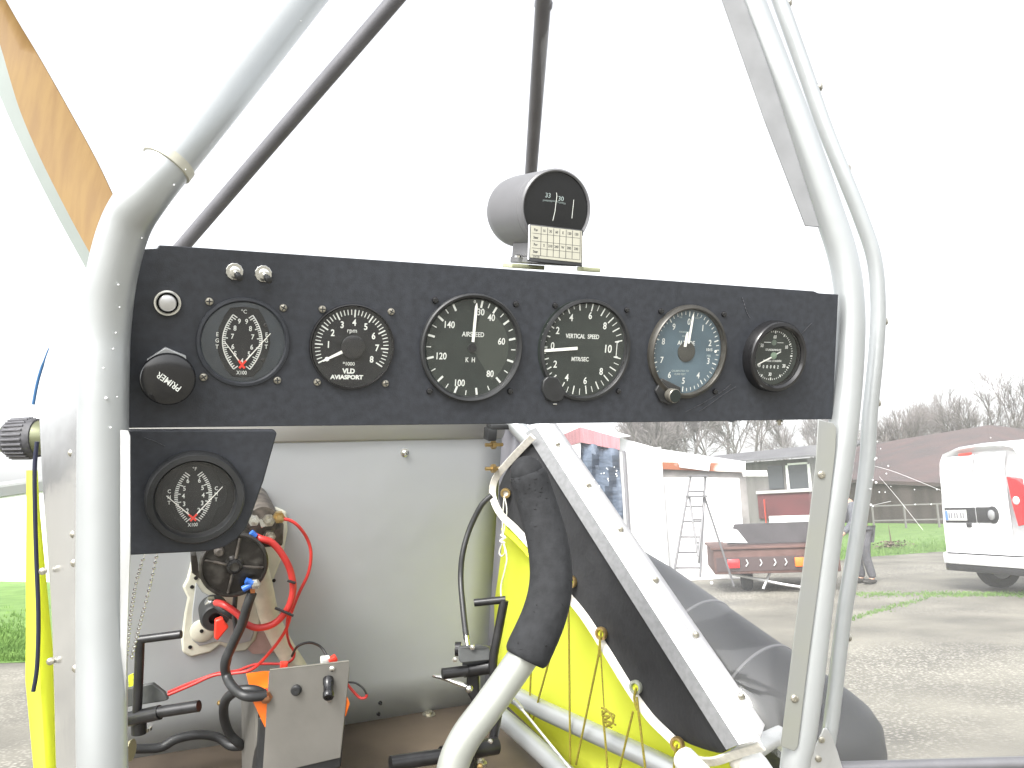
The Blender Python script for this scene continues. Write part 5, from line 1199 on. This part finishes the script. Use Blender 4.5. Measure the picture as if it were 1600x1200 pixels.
# big barn on the right
ra, rb_, rc = P(1300, 704, 60), P(1545, 664, 46), P(1780, 690, 56)
t = thing('big_barn', Matrix.Translation(Vector((rb_.x, rb_.y, 0))), 'large barn with mauve-brown roof behind the lawn and van', 'barn')
roofm = mat('weathered_roof', (.075, .064, .064), .85, c2=(.11, .078, .076), nscale=.5, det=9, bump=.2, bscale=3)
ea, eb, ec = P(1300, 748, 43), P(1545, 757, 32), P(1780, 770, 37)
MB().slab([ra, rb_, eb, ea], -Z*.15).build('roof', roofm, t, label='left slope of the roof'); MB().slab([rb_, rc, ec, eb], -Z*.15).build('roof', roofm, t, label='right slope of the roof')
def down(p, z=0): return Vector((p.x, p.y, z))
wm = mat('dark_barn_wall', (.07, .058, .055), .9, noise=.25, nscale=.8, stretch=(2, 2, .4))
iw = Vector((0, .8, -.12))
MB().slab([ea+iw, eb+iw, down(eb+iw), down(ea+iw)], Vector((0, .2, 0))).build('wall', wm, t); MB().slab([eb+iw, ec+iw, down(ec+iw), down(eb+iw)], Vector((0, .2, 0))).build('wall', wm, t)
# rail fence before the barn
t = thing('rail_fence', Matrix.Translation(G(1420, 842)), 'pale post and rail fence in front of the barn', 'fence')
fm = mat('weathered_rail', (.15, .145, .14), .8)
f0, f1_ = G(1366, 826), G(1640, 821)
for i in range(6):
    p = f0.lerp(f1_, i/5); MB().box((p.x, p.y, .45), (.06, .06, .9)).build('post', fm, t)
for z in (.28, .85):
    MB().slab([f0+Z*z, f1_+Z*z, f1_+Z*(z+.05), f0+Z*(z+.05)], Vector((0, .04, 0))).build('rail', fm, t)
# left hangar
pa, pb = P(-160, 850, 24), P(95, 850, 19.5)
t, a, b_, n_ = bld('white_hangar', pa, pb, 1.2+(838-777)/1300*21, wbox, 'white hangar with grey roof edge beyond the grass at far left', 'hangar', 8)
MB().slab([P(-160, 785, 24), P(55, 752, 20.2), P(95, 748, 19.4), P(95, 764, 19.4), P(55, 768, 20.2), P(-160, 800, 24)], Vector((0, .4, 0))).build('roof_edge', mat('grey_gutter', (.14, .145, .145), .6), t)
MB().slab([P(-160, 785, 24), P(95, 748, 19.4), P(140, 735, 27), P(-100, 770, 32)], Z*.05).build('roof', mat('grey_roof', (.22, .225, .225), .6), t)

# ---------------------------------------------------------------- trees
bark = mat('bare_bark', (.18, .165, .16), .95, noise=.2, nscale=3)
def tree(base, h, seed, label, spread=.55, levels=6, r0=None, fork=.25, lean=0):
    rnd = random.Random(seed); r0 = r0 or h*.013
    t = thing('bare_tree', Matrix.Translation(base), label, 'tree', 'leafless trees along the skyline')
    tk = MB(); cr = MB()
    def grow(p, d, L, r, lv):
        mb = tk if lv == 0 else cr
        n = 3 if lv < 3 else 2; path = [p]; q = p; dd = d
        for i in range(n):
            dd = (dd+Vector((rnd.gauss(0, .10), rnd.gauss(0, .10), rnd.gauss(.02, .07)))).normalized(); q = q+dd*L/n; path.append(q)
        rs = [r*(1-.35*i/n) for i in range(n+1)]
        mb.tube(path, rs, 6 if lv < 2 else 3, caps=False)
        if lv >= levels: return
        k = rnd.choice([2, 3, 3]) if lv < 2 else rnd.choice([2, 3, 3, 4])
        for j in range(k):
            s_ = rnd.uniform(.45, 1) if lv else rnd.uniform(.55, 1)
            idx = min(n-1, int(s_*n)); bp = path[idx].lerp(path[idx+1], s_*n-idx) if idx < n else q
            a = rnd.uniform(0, 6.28); o_ = dd.orthogonal().normalized(); o2 = dd.cross(o_)
            nd = (dd + (o_*math.cos(a)+o2*math.sin(a))*rnd.uniform(spread*.6, spread*1.3) + Z*.10).normalized()
            grow(bp, nd, L*rnd.uniform(.58, .80), max(.0085, r*rnd.uniform(.48, .66)), lv+1)
        nd = (dd+Vector((rnd.gauss(0, .15), rnd.gauss(0, .15), .1))).normalized()
        grow(q, nd, L*.74, max(.0085, r*.64), lv+1)
    grow(base, Vector((lean, 0, 1)).normalized(), h*.27, r0, 0)
    tk.build('trunk', bark, t, ang=80); cr.build('crown', bark, t, ang=80); return t
def tb_(px, d): p = P(px, 780, d); return Vector((p.x, p.y, 0))
TR = [(985, 38, 7.6, 'bare tree above the tall white cabinet'), (1040, 44, 9.6, 'bare tree left of centre above the rust-streaked roof'), (1085, 40, 9.4, 'bare tree directly above the stepladders'),
      (1140, 42, 11, 'tall bare tree above the right end of the rusty roof'), (1195, 46, 11, 'bare tree above the grey shed left of its windows'), (1250, 52, 10, 'bare tree above the window of the grey shed'),
      (1350, 62, 8.6, 'small bare tree behind the two right frame tubes'), (1395, 64, 10.2, 'bare tree above the left end of the barn roof'), (1445, 66, 11.6, 'broad bare tree left of the barn ridge peak'), (1500, 66, 11.4, 'bare tree just left above the barn ridge peak'),
      (1550, 64, 12.2, 'bare tree just right above the barn ridge peak'), (1596, 62, 12.8, 'tallest bare tree at the right picture edge')]
for i, (px, d, h, lb) in enumerate(TR):
    tree(tb_(px, d), h, 20+i*7, lb, levels=6 if d < 50 else 6, lean=random.uniform(-.05, .05))
# dense brushwood along the skyline
b = MB(); rnd = random.Random(77)
for i in range(1000):
    px = rnd.choice([rnd.uniform(960, 1290), rnd.uniform(1340, 1640), rnd.uniform(1340, 1640), rnd.uniform(1340, 1640)]); d = rnd.uniform(58, 80); p = tb_(px, d); h = rnd.uniform(1.5, 5.2) if px > 1300 else rnd.uniform(1, 3.6)
    q = p+Vector((rnd.gauss(0, .6), 0, h)); b.tube([p, p.lerp(q, .5)+Vector((rnd.gauss(0, .15), 0, 0)), q], [.03, .02, .008], 3, caps=False)
tag(b.build('brushwood', bark, None), kind='stuff')

# ---------------------------------------------------------------- person
pg = G(1343, 912); PM = zframe(G(1353, 912), R(100)) @ Matrix.Diagonal((.86, .86, .86, 1)); hgt = 1.0
t = thing('person', PM, 'person in dark grey work clothes bending near the trailer, half hidden by the frame tubes', 'person')
def skin(name, m, verts, edges, radii, rootv=0, parent=t, sub=2):
    me = bpy.data.meshes.new(name); me.from_pydata(verts, edges, []); o = bpy.data.objects.new(name, me); col.objects.link(o); o.parent = parent
    me.materials.append(m); md = o.modifiers.new('skin', 'SKIN'); md.use_smooth_shade = True
    for i, r_ in enumerate(radii): me.skin_vertices[0].data[i].radius = (r_, r_)
    for i in range(len(radii)): me.skin_vertices[0].data[i].use_root = (i == rootv)
    s_ = o.modifiers.new('sub', 'SUBSURF'); s_.levels = sub; s_.render_levels = sub; return o
skinm = mat('skin', (.45, .27, .19), .55); jac = mat('grey_jacket', (.10, .105, .12), .85, noise=.2, nscale=8); trm = mat('grey_trousers', (.085, .085, .095), .9, noise=.25, nscale=9)
hairm = mat('grey_hair', (.50, .50, .50), .9, noise=.15, nscale=30); shoe = mat('dark_shoes', (.03, .028, .025), .6)
# y is the facing direction; torso leans forward
bv = [(0, -.02, .86), (0, .05, 1.02), (0, .16, 1.20), (0, .25, 1.34), (0, .32, 1.43), (0, .38, 1.53), (.10, -.01, .82), (.12, .05, .46), (.13, -.03, .09), (.13, .10, .04), (-.10, -.01, .82), (-.12, .03, .46), (-.13, -.06, .09), (-.13, .07, .04),
      (.19, .24, 1.30), (.25, .28, 1.02), (.22, .44, .84), (.21, .51, .78), (-.19, .24, 1.30), (-.25, .28, 1.02), (-.22, .44, .84), (-.21, .51, .78)]
be = [(0, 1), (1, 2), (2, 3), (3, 4), (4, 5), (0, 6), (6, 7), (7, 8), (8, 9), (0, 10), (10, 11), (11, 12), (12, 13), (3, 14), (14, 15), (15, 16), (16, 17), (3, 18), (18, 19), (19, 20), (20, 21)]
br = [.13, .13, .14, .12, .055, .075, .085, .055, .04, .03, .085, .055, .04, .03, .055, .042, .030, .034, .055, .042, .030, .034]
nb = len(bv)
for sgn, wi in ((1, 17), (-1, 21)):
    wx, wy, wz = bv[wi]
    for k, (dx, L) in enumerate(((-.028, .065), (-.010, .078), (.009, .074), (.027, .058), (-.045, .045))):
        s0 = len(bv); 
        if k == 4: bv += [(wx-sgn*.03, wy+.01, wz-.01), (wx-sgn*.05, wy+.04, wz-.03)]
        else: bv += [(wx+dx, wy+.035, wz-.03), (wx+dx*1.1, wy+.02+L*.6, wz-.03-L*.6)]
        be += [(wi, s0), (s0, s0+1)]; br += [.010, .008]
skin('body', skinm, bv, be, br)
hd = MB(PM).ball(Vector((0, .40, 1.58)), .105, sc=(.78, 1.0, 1.12), u=20, v=14)
hd.ball(Vector((0, .505, 1.56)), .016, u=8, v=6); hd.ball(Vector((.082, .40, 1.57)), .022, sc=(.4, 1, 1.4), u=8, v=6); hd.ball(Vector((-.082, .40, 1.57)), .022, sc=(.4, 1, 1.4), u=8, v=6)
hd.build('head', skinm, t)
MB(PM).ball(Vector((0, .375, 1.605)), .112, sc=(.82, 1.0, 1.08), u=20, v=14).build('hair', hairm, t)
skin('jacket', jac, bv[0:4]+[bv[14], bv[15], bv[16], bv[18], bv[19], bv[20]], [(0, 1), (1, 2), (2, 3), (3, 4), (4, 5), (5, 6), (3, 7), (7, 8), (8, 9)], [.165, .16, .165, .14, .075, .058, .045, .075, .058, .045])
skin('trousers', trm, [bv[0], bv[6], bv[7], (.13, -.03, .08), bv[10], bv[11], (-.13, -.06, .08)], [(0, 1), (1, 2), (2, 3), (0, 4), (4, 5), (5, 6)], [.15, .105, .078, .068, .105, .078, .068])
for x, y in ((.13, .04), (-.13, .01)): MB(PM).ball(Vector((x, y, .045)), .13, sc=(.42, 1.0, .36), u=16, v=10).build('shoe', shoe, t)
